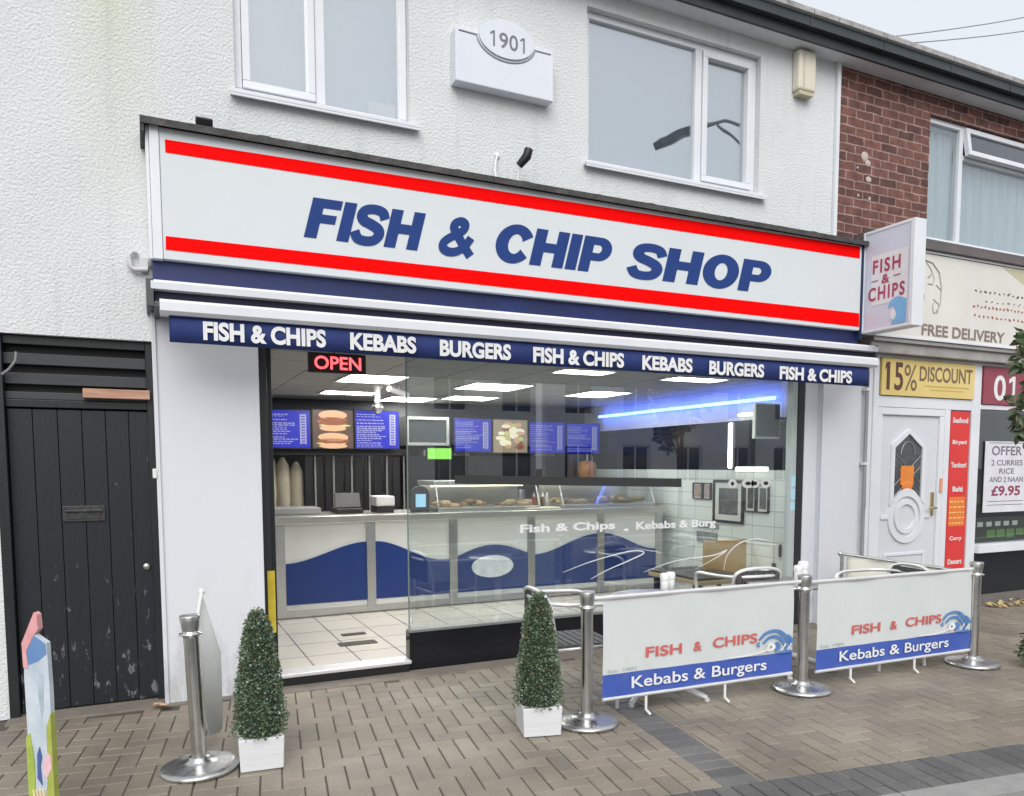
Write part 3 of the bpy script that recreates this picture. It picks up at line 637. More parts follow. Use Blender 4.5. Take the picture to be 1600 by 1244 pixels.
# ---- timber gate beside the shop
gt = thing('wooden_gate', 'scuffed black boarded gate under slatted top, left of the white pilaster', 'gate', (-0.37, 0.05, 0))
m = MB(); x = -0.735; rnd = random.Random(5)
while x < 0.03:
    wd = 0.128 if x + 0.128 < 0.03 else 0.035 - x
    m.box(x + 0.0012, x + wd - 0.0012, 0.06 + rnd.uniform(-0.002, 0.002), 0.09, 0.015, 1.84); x += wd
def gate_mat():
    m = mat('scuffed_black_paint', (0.010, 0.014, 0.020), 0.45, c2=(0.007, 0.010, 0.014), nscale=4, bump=0.10, bscale=30, stretch=(4, 4, 0.5))
    n = m.node_tree.nodes; l = m.node_tree.links; b = n['Principled BSDF']; tc = n['Texture Coordinate']
    mp = n.new('ShaderNodeMapping'); mp.inputs['Scale'].default_value = (14, 14, 6); l.new(tc.outputs['Object'], mp.inputs[0])
    s = n.new('ShaderNodeTexNoise'); s.inputs['Scale'].default_value = 1.0; s.inputs['Detail'].default_value = 8; s.inputs['Roughness'].default_value = 0.7; l.new(mp.outputs[0], s.inputs[0])
    sx = n.new('ShaderNodeSeparateXYZ'); l.new(tc.outputs['Object'], sx.inputs[0])
    z = n.new('ShaderNodeMapRange'); z.inputs[1].default_value = 1.35; z.inputs[2].default_value = 0.1; z.inputs[3].default_value = 0.0; z.inputs[4].default_value = 0.11; l.new(sx.outputs[2], z.inputs[0])
    a = n.new('ShaderNodeMath'); a.operation = 'ADD'; l.new(s.outputs[0], a.inputs[0]); l.new(z.outputs[0], a.inputs[1])
    r = n.new('ShaderNodeMapRange'); r.inputs[1].default_value = 0.665; r.inputs[2].default_value = 0.72; r.inputs[4].default_value = 0.75; l.new(a.outputs[0], r.inputs[0])
    mx = n.new('ShaderNodeMix'); mx.data_type = 'RGBA'; l.new(r.outputs[0], mx.inputs[0]); l.new(n['Color Ramp'].outputs[0], mx.inputs[6]); mx.inputs[7].default_value = (0.20, 0.21, 0.22, 1)
    l.new(mx.outputs[2], b.inputs['Base Color']); return m
GATE = gate_mat()
bd = m.obj('boarding', GATE, gt, bevel=0.003)
m = MB(); m.box(-0.79, -0.737, 0.0, 0.12, 0.0, 2.265); m.box(0.012, 0.054, 0.035, 0.12, 0.0, 2.265); m.box(-0.737, 0.012, 0.045, 0.12, 1.85, 1.895); m.box(-0.737, 0.012, 0.04, 0.12, 2.215, 2.265)
m.obj('frame', BLACKP, gt, bevel=0.003)
for z0, z1 in ((2.10, 2.165), (1.985, 2.05), (1.897, 1.94)):
    m = MB(); m.box(-0.737, 0.012, 0.05, 0.085, z0, z1); m.obj('slat', mat('dark_grey_slat', (0.045, 0.050, 0.056), 0.5, c2=(0.03, 0.034, 0.038), nscale=5, stretch=(0.5, 3, 3)), gt, bevel=0.003)
m = MB(); m.box(-0.737, 0.012, 0.13, 0.15, 1.85, 2.265); m.obj('backing', BLACKPL, gt)
m = MB(); m.box(-0.335, 0.03, -0.004, 0.048, 1.912, 1.968); m.obj('bare_batten', mat('bare_timber', lin((206, 170, 148)), 0.8, c2=lin((160, 118, 96)), nscale=5, stretch=(0.6, 6, 6)), gt, bevel=0.003)
m = MB(); m.box(-0.475, -0.245, 0.048, 0.06, 1.165, 1.26); m.box(-0.45, -0.27, 0.042, 0.05, 1.18, 1.222); m.box(-0.46, -0.26, 0.034, 0.05, 1.222, 1.236)
m.obj('letter_plate', mat('worn_black_iron', (0.016, 0.018, 0.021), 0.4, c2=(0.06, 0.06, 0.06), nscale=30, amount=0.3), bd, bevel=0.003)
m = MB(); m.lathe([(0.0001, 0.0), (0.022, 0.0), (0.022, 0.012), (0.0001, 0.012)], (0, 0, 0), 16); m.v = [(-0.025 + x, 0.058 - z, 0.865 + y) for x, y, z in m.v]; m.obj('lock', STEEL, bd)
m = MB(); m.tube([(-0.74, 0.0, 2.03), (-0.70, -0.02, 2.06), (-0.665, -0.03, 2.11), (-0.66, -0.03, 2.16)], 0.008, 8); m.obj('wire_end', mat('grey_cable', (0.25, 0.25, 0.26), 0.5), gt)

# ---- houses across the road (seen mirrored in the glass)
def opposite(x0, x1, c, nm, label):
    b = thing(nm, label, 'house', ((x0 + x1) / 2, -22, 0)); m = MB(); Y = -20.0
    m.v = []; holes = []
    x = x0 + 0.8
    while x + 1.3 < x1: holes += [(x, x + 1.3, 3.4, 4.7), (x, x + 1.3, 0.8, 2.3)]; x += 2.6
    wall_grid(m, x0, x1, -0.1, 5.6, holes, Y, Y - 0.3); m.obj('wall', mat('wall_' + nm, c, 0.9, nscale=2), b)
    for h in holes:
        m = MB(); frame_rect(m, h[0] + .002, h[1] - .002, h[2] + .002, h[3] - .002, 0.07, Y - 0.15, Y - 0.08); m.box((h[0] + h[1]) / 2 - 0.03, (h[0] + h[1]) / 2 + 0.03, Y - 0.15, Y - 0.08, h[2] + .07, h[3] - .07)
        f_ = m.obj('window', UPVC, b); m = MB(); m.box(h[0] + .03, h[1] - .03, Y - 0.13, Y - 0.12, h[2] + .03, h[3] - .03); m.obj('pane', mat('dark_pane', (0.02, 0.022, 0.026), 0.08), f_)
    m = MB(); m.add([(x0 - .2, Y + .4, 5.5), (x1 + .2, Y + .4, 5.5), (x1 + .2, Y - 4, 8.3), (x0 - .2, Y - 4, 8.3), (x0 - .2, Y + .4, 5.38), (x1 + .2, Y + .4, 5.38), (x1 + .2, Y - 4, 8.18), (x0 - .2, Y - 4, 8.18)], [(0, 1, 2, 3), (7, 6, 5, 4), (0, 4, 5, 1), (2, 6, 7, 3), (0, 3, 7, 4), (1, 5, 6, 2)])
    m.obj('roof', mat('slate_roof', (0.08, 0.08, 0.085), 0.8), b)
opposite(3, 13, (0.78, 0.76, 0.70), 'cream_house', 'cream house across the road with dark windows')
opposite(13.4, 26, (0.80, 0.80, 0.78), 'white_house', 'white house across the road with dark windows')
m = MB(); m.box(-20, 45, -19.6, -13.5, -0.12, 0.0); struct(m.obj('far_pavement', mat('far_slab', (0.25, 0.24, 0.22), 0.85)))
lp = thing('street_lamp', 'grey street lamp with outreach arm across the road', 'street lamp', (13.6, -9.4, -0.1))
m = MB(); m.tube([(13.6, -9.4, -0.1), (13.6, -9.4, 4), (13.6, -9.4, 9.3)], [0.09, 0.08, 0.06], 12); m.obj('pole', mat('lamp_grey', (0.20, 0.21, 0.22), 0.5), lp)
m = MB(); m.tube([(13.6, -9.4, 9.2), (13.3, -9.4, 9.65), (12.5, -9.3, 9.55), (11.6, -9.2, 9.15)], 0.05, 8); m.tube([(13.6, -9.4, 8.6), (13.2, -9.4, 9.0), (12.3, -9.3, 9.4)], 0.03, 8); m.obj('arm', MATS['lamp_grey'], lp)
m = MB(); m.obox(Matrix.Translation((11.1, -9.15, 8.9)) @ Matrix.Rotation(R(-24), 4, 'Y'), 0.62, 0.16, 0.09); m.obj('lamp_head', mat('lamp_head_grey', (0.06, 0.065, 0.07), 0.4), lp, bevel=0.03)
# ================================================================ signs
RED = mat('sign_red', (0.98, 0.001, 0.001), 0.6, c2=(0.95, 0.001, 0.001), spec=0.06)
NAVY = mat('sign_navy', lin((46, 70, 130)), 0.6, c2=lin((43, 66, 124)), spec=0.1)
SIGNW = mat('sign_white', lin((214, 220, 223)), 0.5, c2=lin((207, 213, 216)), nscale=0.8, spec=0.3)
WHITEV = mat('white_vinyl', (0.82, 0.83, 0.84), 0.5)
fs = thing('shop_sign', 'long white fascia sign reading FISH & CHIP SHOP between two red stripes', 'sign', (3.0, -0.12, 2.7))
m = MB(); m.box(0.13, 5.90, -0.245, 0.0, 2.72, 3.47); m.obj('panel', SIGNW, fs, bevel=0.003)
m = MB(); m.box(0.075, 0.128, -0.252, 0.0, 2.715, 3.475); m.box(0.055, 0.074, -0.235, 0.0, 2.715, 3.475); m.obj('end_trim', UPVC, fs, bevel=0.004)
m = MB(); m.box(5.902, 5.925, -0.25, 0.0, 2.64, 3.50); m.obj('end_cap', mat('navy_trim', (0.012, 0.03, 0.08), 0.4), fs)
m = MB()
m.add([(0.16, -0.2475, 3.330), (5.875, -0.2475, 3.355), (5.875, -0.2475, 3.460), (0.16, -0.2475, 3.404)], [(0, 1, 2, 3)])
m.add([(0.143, -0.2475, 2.773), (5.893, -0.2475, 2.75), (5.890, -0.2475, 2.872), (0.146, -0.2475, 2.852)], [(0, 1, 2, 3)])
m.obj('stripes', RED, fs)
m = MB(); H = 0.252
for wd, a, b in (('FISH', 0.945, 1.695), ('&', 1.835, 2.09), ('CHIP', 2.245, 3.195), ('SHOP', 3.385, 4.785)):
    m = MB(); heavy_word(m, wd, a, b, 2.945, H if wd in 'FISH&' else 0.262, -0.248); m.obj('lettering', NAVY, fs)
m = MB(); m.box(0.03, 5.94, -0.285, 0.0, 3.478, 3.500); m.box(0.03, 5.94, -0.291, -0.285, 3.462, 3.502); rnd = random.Random(2)
m.box(0.03, 0.05, -0.285, 0, 3.42, 3.478)
for k in range(14): x = 0.4 + k * 0.4 + rnd.uniform(-.1, .1); m.ball((x, -0.27, 3.503), rnd.uniform(.02, .07), 0.02, rnd.uniform(.004, .012), 8, 5)
m.obj('cap_flashing', mat('weathered_lead', (0.022, 0.024, 0.026), 0.7, c2=(0.09, 0.088, 0.085), nscale=9, bump=0.4, bscale=40), fs)

# ---- awning
aw = thing('awning', 'rolled blue shop awning with white bars and lettered valance under the long sign', 'awning', (3.0, -0.2, 2.5))
BLUEC = mat('awning_blue', lin((40, 60, 122)), 0.75, c2=lin((28, 44, 100)), nscale=3, bump=0.15, bscale=14)
m = MB(); m.box(0.07, 5.93, -0.20, 0.0, 2.585, 2.715); m.obj('backing_board', mat('awning_backing', lin((30, 46, 108)), 0.45, c2=lin((22, 32, 66)), nscale=1.2), aw)
m = MB(); m.prism([(-0.30, 2.532), (-0.27, 2.526), (0.0, 2.526), (0.0, 2.586), (-0.29, 2.586), (-0.305, 2.57)], (0.055, 0, 0), (0, 1, 0), (0, 0, 1), 6.03); m.obj('cassette', UPVC, aw, bevel=0.005)
m = MB(); m.box(0.075, 6.06, -0.26, -0.02, 2.43, 2.524); m.obj('roller_cloth', mat('rolled_cloth', lin((40, 44, 70)), 0.8, c2=lin((22, 24, 40)), nscale=3, stretch=(.6, 6, 6)), aw)
m = MB(); m.prism([(-0.52, 2.372), (-0.50, 2.352), (-0.43, 2.352), (-0.42, 2.437), (-0.50, 2.437), (-0.52, 2.42)], (0.095, 0, 0), (0, 1, 0), (0, 0, 1), 5.74); m.obj('front_bar', UPVC, aw, bevel=0.006)
for q in ((0.03, 0.07, 0.07, 0.10), (6.062, 6.09, 5.83, 5.86)):
    m = MB(); m.box(q[0], q[1], -0.30, 0.0, 2.43, 2.59); m.obj('end_bracket', mat('grey_bracket', (0.08, 0.085, 0.09), 0.5), aw, bevel=0.004)
    m = MB(); m.box(q[2], q[3], -0.47, -0.03, 2.395, 2.429); m.obj('arm', MATS['grey_bracket'], aw, bevel=0.004)
m = MB(); n = 120; vs = []
vy = lambda x: -0.478 + 0.006 * math.sin(x * 5.1) + 0.003 * math.sin(x * 13)
for i in range(n + 1):
    x = 0.14 + 5.62 * i / n; vs += [(x, vy(x) * 0.25 - 0.36, 2.353), (x, vy(x), 2.29), (x, vy(x) - 0.001, 2.205 - 0.006 * i / n * 3)]
vs = [(v[0], -0.478 if k % 3 == 0 else v[1], v[2]) for k, v in enumerate(vs)]
m.add(vs, [f for i in range(n) for f in ((3 * i, 3 * i + 1, 3 * i + 4, 3 * i + 3), (3 * i + 1, 3 * i + 2, 3 * i + 5, 3 * i + 4))], True)
vl = m.obj('valance', BLUEC, aw); sd = vl.modifiers.new('thickness', 'SOLIDIFY'); sd.thickness = 0.002
m = MB()
for wd, a, b, z in (('FISH & CHIPS', .318, 1.02, 2.232), ('KEBABS', 1.170, 1.600, 2.230), ('BURGERS', 1.762, 2.278, 2.226), ('FISH & CHIPS', 2.448, 3.198, 2.222), ('KEBABS', 3.360, 3.825, 2.218), ('BURGERS', 3.988, 4.548, 2.214), ('FISH & CHIPS', 4.715, 5.545, 2.210)):
    m = MB(); wall_text(m, wd, a, b, z - 0.008, z + 0.100, -0.4915, off=0.042); m.obj('lettering', WHITEV, aw)

# ---- projecting sign
ps = thing('projecting_sign', 'white projecting box sign reading FISH & CHIPS over a blue wave', 'sign', (5.99, -0.02, 2.7))
m = MB(); m.box(5.935, 6.065, -0.735, -0.25, 2.705, 3.565); m.obj('box_body', mat('lightbox_white', lin((208, 211, 224)), 0.4, c2=lin((200, 204, 218))), ps, bevel=0.006)
m = MB()
m.box(5.928, 6.072, -0.755, -0.715, 2.69, 3.585); m.box(5.928, 6.072, -0.715, -0.255, 2.69, 2.712); m.box(5.928, 6.072, -0.715, -0.255, 3.56, 3.585); m.box(5.928, 6.072, -0.255, -0.235, 2.69, 3.585)
m.obj('frame', UPVC, ps, bevel=0.004)
m = MB(); m.box(5.96, 6.03, -0.246, 0.0, 3.40, 3.44); m.box(5.96, 6.03, -0.246, 0.0, 2.80, 2.84); m.obj('bracket', DARKF, ps)
m = MB(); m.quad((5.932, -0.33, 2.92), (5.932, -0.70, 2.92), (5.932, -0.70, 3.36), (5.932, -0.33, 3.36))
m.obj('pale_patch', mat('pale_vinyl', (0.78, 0.78, 0.80), 0.5), ps)
m = MB()
for wd, y0, y1, z0, z1 in (('FISH', -0.345, -0.625, 3.195, 3.315), ('&', -0.44, -0.52, 3.095, 3.175), ('CHIPS', -0.305, -0.675, 2.96, 3.08)): text_on(m, wd, (5.9290, y0, z0), (0, y1 - y0, 0), (0, 0, z1 - z0), off=0.024, space=1.25); m.obj('lettering', mat('sign_maroon', lin((176, 60, 92)), 0.5), ps); m = MB()
m.box(5.928, 5.930, -0.40, -0.335, 3.130, 3.138); m.box(5.928, 5.930, -0.63, -0.56, 3.140, 3.148)
m.obj('dashes', mat('sign_maroon', lin((176, 60, 92)), 0.5), ps)
def wave(mb, O, U, V, s=1.0):
    """a curling wave: back, crest and foam strokes"""
    O, U, V = Vector(O), Vector(U).normalized() * s, Vector(V).normalized() * s; N = U.cross(V).normalized()
    def st(path, w, k):
        for q in ribbon(path, w): mb.add([O + U * p[0] + V * p[1] + N * (0.0004 * k) for p in q], [(0, 1, 2, 3)])
    p = cat_spline([(-0.12, 0.02), (0.05, 0.03), (0.16, 0.10), (0.17, 0.20), (0.10, 0.25), (0.03, 0.23)], 8); n = len(p)
    return st
def wave_fill(mb, O, U, V, pts):
    O, U, V = Vector(O), Vector(U), Vector(V); mb.add([O + U * p[0] + V * p[1] for p in pts], [tuple(range(len(pts)))])
m = MB(); W0 = (5.9315, -0.47, 2.725)
body = [(0, 0)] + [(0.02, 0.10), (0.03, 0.16), (0.06, 0.20), (0.11, 0.225), (0.17, 0.225), (0.215, 0.21)] + [(0.225, 0.0)]
body2 = arc_pts(0.10, 0.15, 0.085, 0.085, 60, 250, 16)
wave_fill(m, W0, (0, -1, 0), (0, 0, 1), [(0.08, 0.0), (0.10, 0.05), (0.12, 0.10), (0.11, 0.15), (0.08, 0.16), (0.05, 0.14), (0.045, 0.17), (0.07, 0.21), (0.12, 0.235), (0.17, 0.225), (0.222, 0.20), (0.222, 0.0)])
m.obj('wave_mark', mat('wave_blue', lin((128, 184, 222)), 0.5, c2=lin((112, 170, 214)), nscale=14), ps)
m = MB(); wave_fill(m, (5.9312, -0.47, 2.725), (0, -1, 0), (0, 0, 1), arc_pts(0.095, 0.085, 0.03, 0.045, 0, 342, 18)); m.obj('wave_foam', WHITEV, ps)

# ---- wall plaque 1901
pq = thing('wall_plaque', 'white raised wall plaque with an oval crest reading 1901', 'plaque', (2.43, -0.05, 4.18))
m = MB(); m.box(2.04, 2.815, -0.10, 0.0, 4.185, 4.545); m.box(2.10, 2.75, -0.08, -0.001, 4.13 + 0.056, 4.19) if False else None
m.obj('board', mat('plaque_white', lin((222, 227, 235)), 0.5, c2=lin((214, 220, 228)), nscale=2), pq, bevel=0.006)
m = MB(); m.prism([(2.43 + 0.215 * math.cos(2 * math.pi * k / 40), 4.535 + 0.13 * math.sin(2 * math.pi * k / 40)) for k in range(40)], (0, -0.10, 0), (1, 0, 0), (0, 0, 1), 0.014)
m.obj('oval_crest', MATS['plaque_white'], pq, bevel=0.003)
m = MB(); path = [(2.065, 4.525), (2.205, 4.522)] + [(2.43 + 0.232 * math.cos(a), 4.535 + 0.150 * math.sin(a)) for a in [R(186 + 8.4 * k) for k in range(21)]] + [(2.665, 4.515), (2.79, 4.515)]
m.tube([(x, -0.1005, z) for x, z in path], 0.0055, 6); m.obj('border_line', mat('plaque_grey', lin((150, 155, 166)), 0.6), pq)
m = MB(); digits(m, '1901', 2.285, 2.60, 4.468, 4.572, -0.1165, 0.006); m.obj('lettering', mat('plaque_lettering', lin((120, 124, 132)), 0.6), pq)

# ---- little things on the wall
ab = thing('alarm_box', 'yellowed cream alarm box on the render near the brickwork', 'alarm box', (5.37, 0, 4.76))
m = MB(); m.box(5.25, 5.455, -0.085, 0.0, 4.775, 5.115); m.obj('cover', mat('yellowed_plastic', lin((224, 220, 204)), 0.5, c2=lin((212, 206, 188))), ab, bevel=0.018)
m = MB(); m.box(5.27, 5.435, -0.075, 0.0, 4.742, 4.774); m.box(5.30, 5.315, -0.0875, -0.085, 4.80, 5.09); m.obj('base', mat('cream_plastic_base', lin((198, 191, 164)), 0.5), ab, bevel=0.006)
cm = thing('security_camera', 'small black camera on a white curled bracket above the long sign', 'camera', (2.5, -0.05, 3.5))
m = MB(); m.tube([(2.505, -0.15, 3.66), (2.55, -0.19, 3.72), (2.565, -0.19, 3.77)], [0.026, 0.034, 0.032], 12); m.obj('body', BLACKPL, cm)
m = MB(); m.tube([(2.40, -0.0, 3.76), (2.37, -0.05, 3.72), (2.345, -0.08, 3.64), (2.345, -0.10, 3.56), (2.38, -0.12, 3.52), (2.44, -0.13, 3.52), (2.50, -0.14, 3.56), (2.51, -0.15, 3.64)], 0.008, 8); m.box(2.42, 2.54, -0.16, -0.04, 3.501, 3.525); m.ball((2.40, -0.005, 3.765), 0.022, 0.014, 0.022); m.obj('bracket', WHITEPL, cm)
fl = thing('floodlight', 'small black floodlight on top of the long sign, at its left end', 'floodlight', (0.37, -0.12, 3.5))
m = MB(); m.obox(Matrix.Translation((0.385, -0.14, 3.575)) @ Matrix.Rotation(R(25), 4, 'X'), 0.048, 0.035, 0.032); m.obj('housing', BLACKPL, fl, bevel=0.006)
m = MB(); m.box(0.28, 0.35, -0.14, -0.10, 3.503, 3.53); m.tube([(0.33, -0.12, 3.52), (0.345, -0.13, 3.57)], 0.01, 6); m.obj('bracket', mat('grey_plate', (0.4, 0.4, 0.4), 0.5), fl)
wp = thing('waste_pipe', 'short white elbow pipe sticking out of the render beside the long sign', 'pipe', (-0.02, -0.03, 2.7))
m = MB(); m.tube([(0.045, -0.03, 2.695), (-0.03, -0.03, 2.69), (-0.052, -0.03, 2.705), (-0.055, -0.03, 2.77), (-0.035, -0.03, 2.795), (-0.01, -0.02, 2.79)], 0.014, 10); m.obj('elbow', mat('greyed_plastic', lin((206, 208, 208)), 0.6), wp)
m = MB(); m.box(0.0, 0.05, -0.025, -0.001, 2.70, 2.77); m.obj('back_plate', mat('greyed_plastic', lin((206, 208, 208)), 0.6), wp, bevel=0.004)
cl = MB(); cl.box(0.028, 0.054, -0.105, -0.07, 1.425, 1.485); tag(cl.obj('cable_clip', WHITEPL, None, bevel=0.006), 'small white cable clip on the left edge of the white pilaster', 'clip')
dp = thing('downpipe', 'thin grey downpipe and cable between the white pilaster and cream shop', 'pipe', (6.2, -0.09, 0))
m = MB(); m.tube([(6.19, -0.11, 0.02), (6.19, -0.11, 2.42)], 0.017, 10); m.obj('pipe', mat('pipe_grey', (0.30, 0.31, 0.33), 0.5), dp)
m = MB(); m.tube([(6.235, -0.075, 0.1), (6.24, -0.08, 0.9), (6.225, -0.09, 1.02), (6.245, -0.08, 1.1), (6.235, -0.075, 2.3)], 0.008, 6); m.obj('cable', BLACKPL, dp)
m = MB()
for z in (0.6, 1.5, 2.2): m.box(6.165, 6.215, -0.132, -0.056, z, z + 0.025)
m.obj('clip', WHITEPL, dp)

# ---- neighbour's signs
CREAM = mat('faded_cream', lin((226, 224, 219)), 0.55, c2=lin((211, 208, 201)), nscale=1.4)
nf = thing('neighbour_sign', 'faded cream fascia sign reading FREE DELIVERY with sketched faces', 'sign', (8.0, -0.15, 2.7))
m = MB(); m.box(6.16, 12.9, -0.195, 0.0, 2.702, 3.52); m.obj('panel', CREAM, nf)
m = MB(); frame_rect(m, 6.155, 12.92, 2.70, 3.548, 0.022, -0.207, -0.1955); m.box(7.515, 7.523, -0.199, -0.1952, 2.73, 3.52); m.obj('frame', UPVC, nf, bevel=0.003)
m = MB(); wall_text(m, 'FREE DELIVERY', 6.80, 8.07, 2.748, 2.858, -0.198, off=0.022); m.obj('lettering', mat('brown_grey_letter', lin((138, 122, 112)), 0.6), nf)
m = MB()
def ln(P, r=0.006): m.tube([(x, -0.196, z) for x, z in P], r, 5)
ln([(6.66, 3.42), (6.80, 3.46), (6.92, 3.44), (7.02, 3.36), (7.06, 3.22), (7.05, 3.06), (7.0, 2.99)], 0.008); ln([(6.83, 3.44), (6.90, 3.38), (6.95, 3.30), (6.93, 3.24), (6.86, 3.24)]); ln([(6.74, 3.36), (6.76, 3.22), (6.82, 3.12), (6.80, 3.04), (6.74, 3.02)])
ln([(6.98, 3.24), (7.05, 3.20)]); ln([(6.95, 3.10), (7.03, 3.06), (7.02, 2.98), (6.96, 2.97), (6.94, 3.04), (6.97, 3.08)]); ln([(6.86, 3.30), (6.90, 3.33)], 0.01)
m.obj('line_drawing', mat('faint_grey_ink', lin((178, 173, 170)), 0.7), nf)
m = MB(); rnd = random.Random(12)
def squiggles(z, x0, x1, h, step):
    x = x0
    while x < x1:
        a = rnd.uniform(0.4, 1.0)
        m.obox(Matrix.Translation((x, -0.197, z + rnd.uniform(-.008, .008))) @ Matrix.Rotation(rnd.uniform(-.7, .7), 4, 'Y'), step * 0.30 * a, 0.001, h * rnd.uniform(.5, 1)); x += step
squiggles(3.24, 7.58, 8.75, 0.011, 0.075); squiggles(3.15, 7.75, 8.75, 0.006, 0.09); 
m.obj('worn_print', mat('dark_ink', lin((90, 80, 78)), 0.6), nf)
m = MB(); squiggles(3.09, 7.56, 8.75, 0.011, 0.06); squiggles(2.995, 7.58, 8.75, 0.012, 0.07); m.obj('worn_red_print', mat('worn_red_ink', lin((176, 96, 84)), 0.6), nf)
m = MB(); m.prism([(7.98, 3.515), (8.40, 3.35), (9.2, 3.2), (9.2, 3.515)], (0, -0.1952, 0), (1, 0, 0), (0, 0, 1), 0.001); m.obj('painted_corner', mat('khaki_print', lin((198, 194, 164)), 0.6), nf)

ds = thing('discount_sign', 'yellow sign reading 15% DISCOUNT above the white door', 'sign', (7.1, -0.08, 2.17))
m = MB(); m.box(6.41, 7.785, -0.088, -0.03, 2.175, 2.525); m.obj('panel', mat('faded_yellow', lin((226, 206, 140)), 0.5, c2=lin((216, 190, 112)), nscale=1.5), ds)
m = MB(); digits(m, '15', 6.43, 6.715, 2.225, 2.49, -0.0895, 0.018); m.obj('numerals', mat('dark_brown_letter', lin((96, 62, 52)), 0.5), ds)
m = MB(); wall_text(m, '%', 6.72, 6.905, 2.225, 2.48, -0.0895, off=0.004); wall_text(m, 'DISCOUNT', 6.94, 7.745, 2.325, 2.475, -0.0895, off=0.02); m.obj('lettering', mat('brown_letter', lin((122, 104, 84)), 0.5), ds)
m = MB(); m.box(7.02, 7.70, -0.0893, -0.088, 2.275, 2.287); m.box(7.10, 7.60, -0.0893, -0.088, 2.24, 2.25); m.obj('small_print', mat('ochre_print', lin((200, 170, 90)), 0.5), ds)

sm_ = thing('menu_strip', 'tall red strip sign with white food names beside the white door', 'sign', (7.62, -0.06, 0.3))
m = MB(); m.box(7.475, 7.775, -0.062, -0.031, 0.33, 2.045); m.obj('panel', mat('strip_red', lin((222, 62, 58)), 0.5, c2=lin((208, 52, 50)), nscale=2), sm_)
m = MB()
for wd, z, k in (('Seafood', 1.93, .24), ('Biryani', 1.70, .22), ('Tandoori', 1.47, .24), ('Balti', 1.22, .16), ('Curry', 0.70, .19), ('Dessert', 0.46, .22)): wall_text(m, wd, 7.625 - k / 2, 7.625 + k / 2, z, z + 0.055, -0.0635, off=0.03); m.obj('lettering', WHITEV, sm_); m = MB()
m = MB(); m.box(7.50, 7.75, -0.0636, -0.062, 0.86, 1.165); m.obj('orange_block', mat('strip_orange', lin((236, 128, 52)), 0.5), sm_)
m = MB(); rnd = random.Random(4)
for r_ in range(5):
    x = 7.51
    while x < 7.73: k = rnd.uniform(.02, .06); m.box(x, min(x + k, 7.745), -0.0646, -0.0637, 0.885 + r_ * .056, 0.897 + r_ * .056); x += k + .02
m.obj('small_print', mat('pale_yellow_print', lin((250, 216, 150)), 0.5), sm_)

ph = thing('phone_number_sign', 'maroon sign with large white digits 01 above the neighbouring window', 'sign', (9, -0.08, 2.13))
m = MB(); m.box(7.94, 10.4, -0.085, -0.03, 2.135, 2.525); m.obj('panel', mat('faded_maroon', lin((152, 72, 86)), 0.5, c2=lin((138, 62, 76))), ph)
m = MB(); digits(m, '01', 8.09, 8.55, 2.18, 2.44, -0.0865, 0.018); m.obj('lettering', WHITEV, ph)

po = thing('offer_poster', 'white paper poster headed OFFER inside the neighbouring window', 'poster', (8.5, -0.03, 0.99))
m = MB(); m.box(8.09, 8.86, -0.035, -0.031, 0.985, 1.75); m.obj('paper', mat('poster_paper', lin((222, 222, 230)), 0.8), po)
m = MB(); wall_text(m, 'OFFER', 8.20, 8.72, 1.60, 1.70, -0.0362, off=0.015); wall_text(m, '2 CURRIES', 8.20, 8.74, 1.49, 1.55, -0.0362, off=0.012); wall_text(m, 'RICE', 8.34, 8.60, 1.40, 1.46, -0.0362, off=0.012); wall_text(m, 'AND 2 NAAN', 8.18, 8.76, 1.31, 1.37, -0.0362, off=0.012)
for z in (1.73, 1.10, 1.06): m.box(8.16, 8.78, -0.0362, -0.035, z, z + 0.007)
m.obj('lettering', mat('poster_ink', lin((120, 112, 128)), 0.6), po)
m = MB(); wall_text(m, '£9.95', 8.22, 8.72, 1.16, 1.27, -0.0362, off=0.03); m.obj('price', mat('poster_price', lin((150, 70, 92)), 0.6), po)
nc = thing('window_leaflets', 'low row of green and white leaflets behind the neighbouring window', 'leaflet', (8.4, 0.02, 0.65))
m = MB(); m.box(8.0, 8.9, 0.0, 0.02, 0.655, 0.93); m.obj('dark_backing', mat('leaflet_dark', (0.06, 0.065, 0.06), 0.6), nc)
m = MB(); rnd = random.Random(9)
for k in range(5): x = 8.06 + k * .15; m.box(x, x + 0.09, -0.006, -0.001, 0.83, 0.88)
m.obj('white_leaflets', mat('leaflet_white', (0.6, 0.6, 0.58), 0.7), nc)
m = MB()
for k in range(4): x = 8.22 + k * .17; m.box(x, x + 0.14, -0.006, -0.001, 0.69 + rnd.uniform(0, .03), 0.79)
m.obj('green_leaflets', mat('leaflet_green', lin((110, 140, 84)), 0.7), nc)

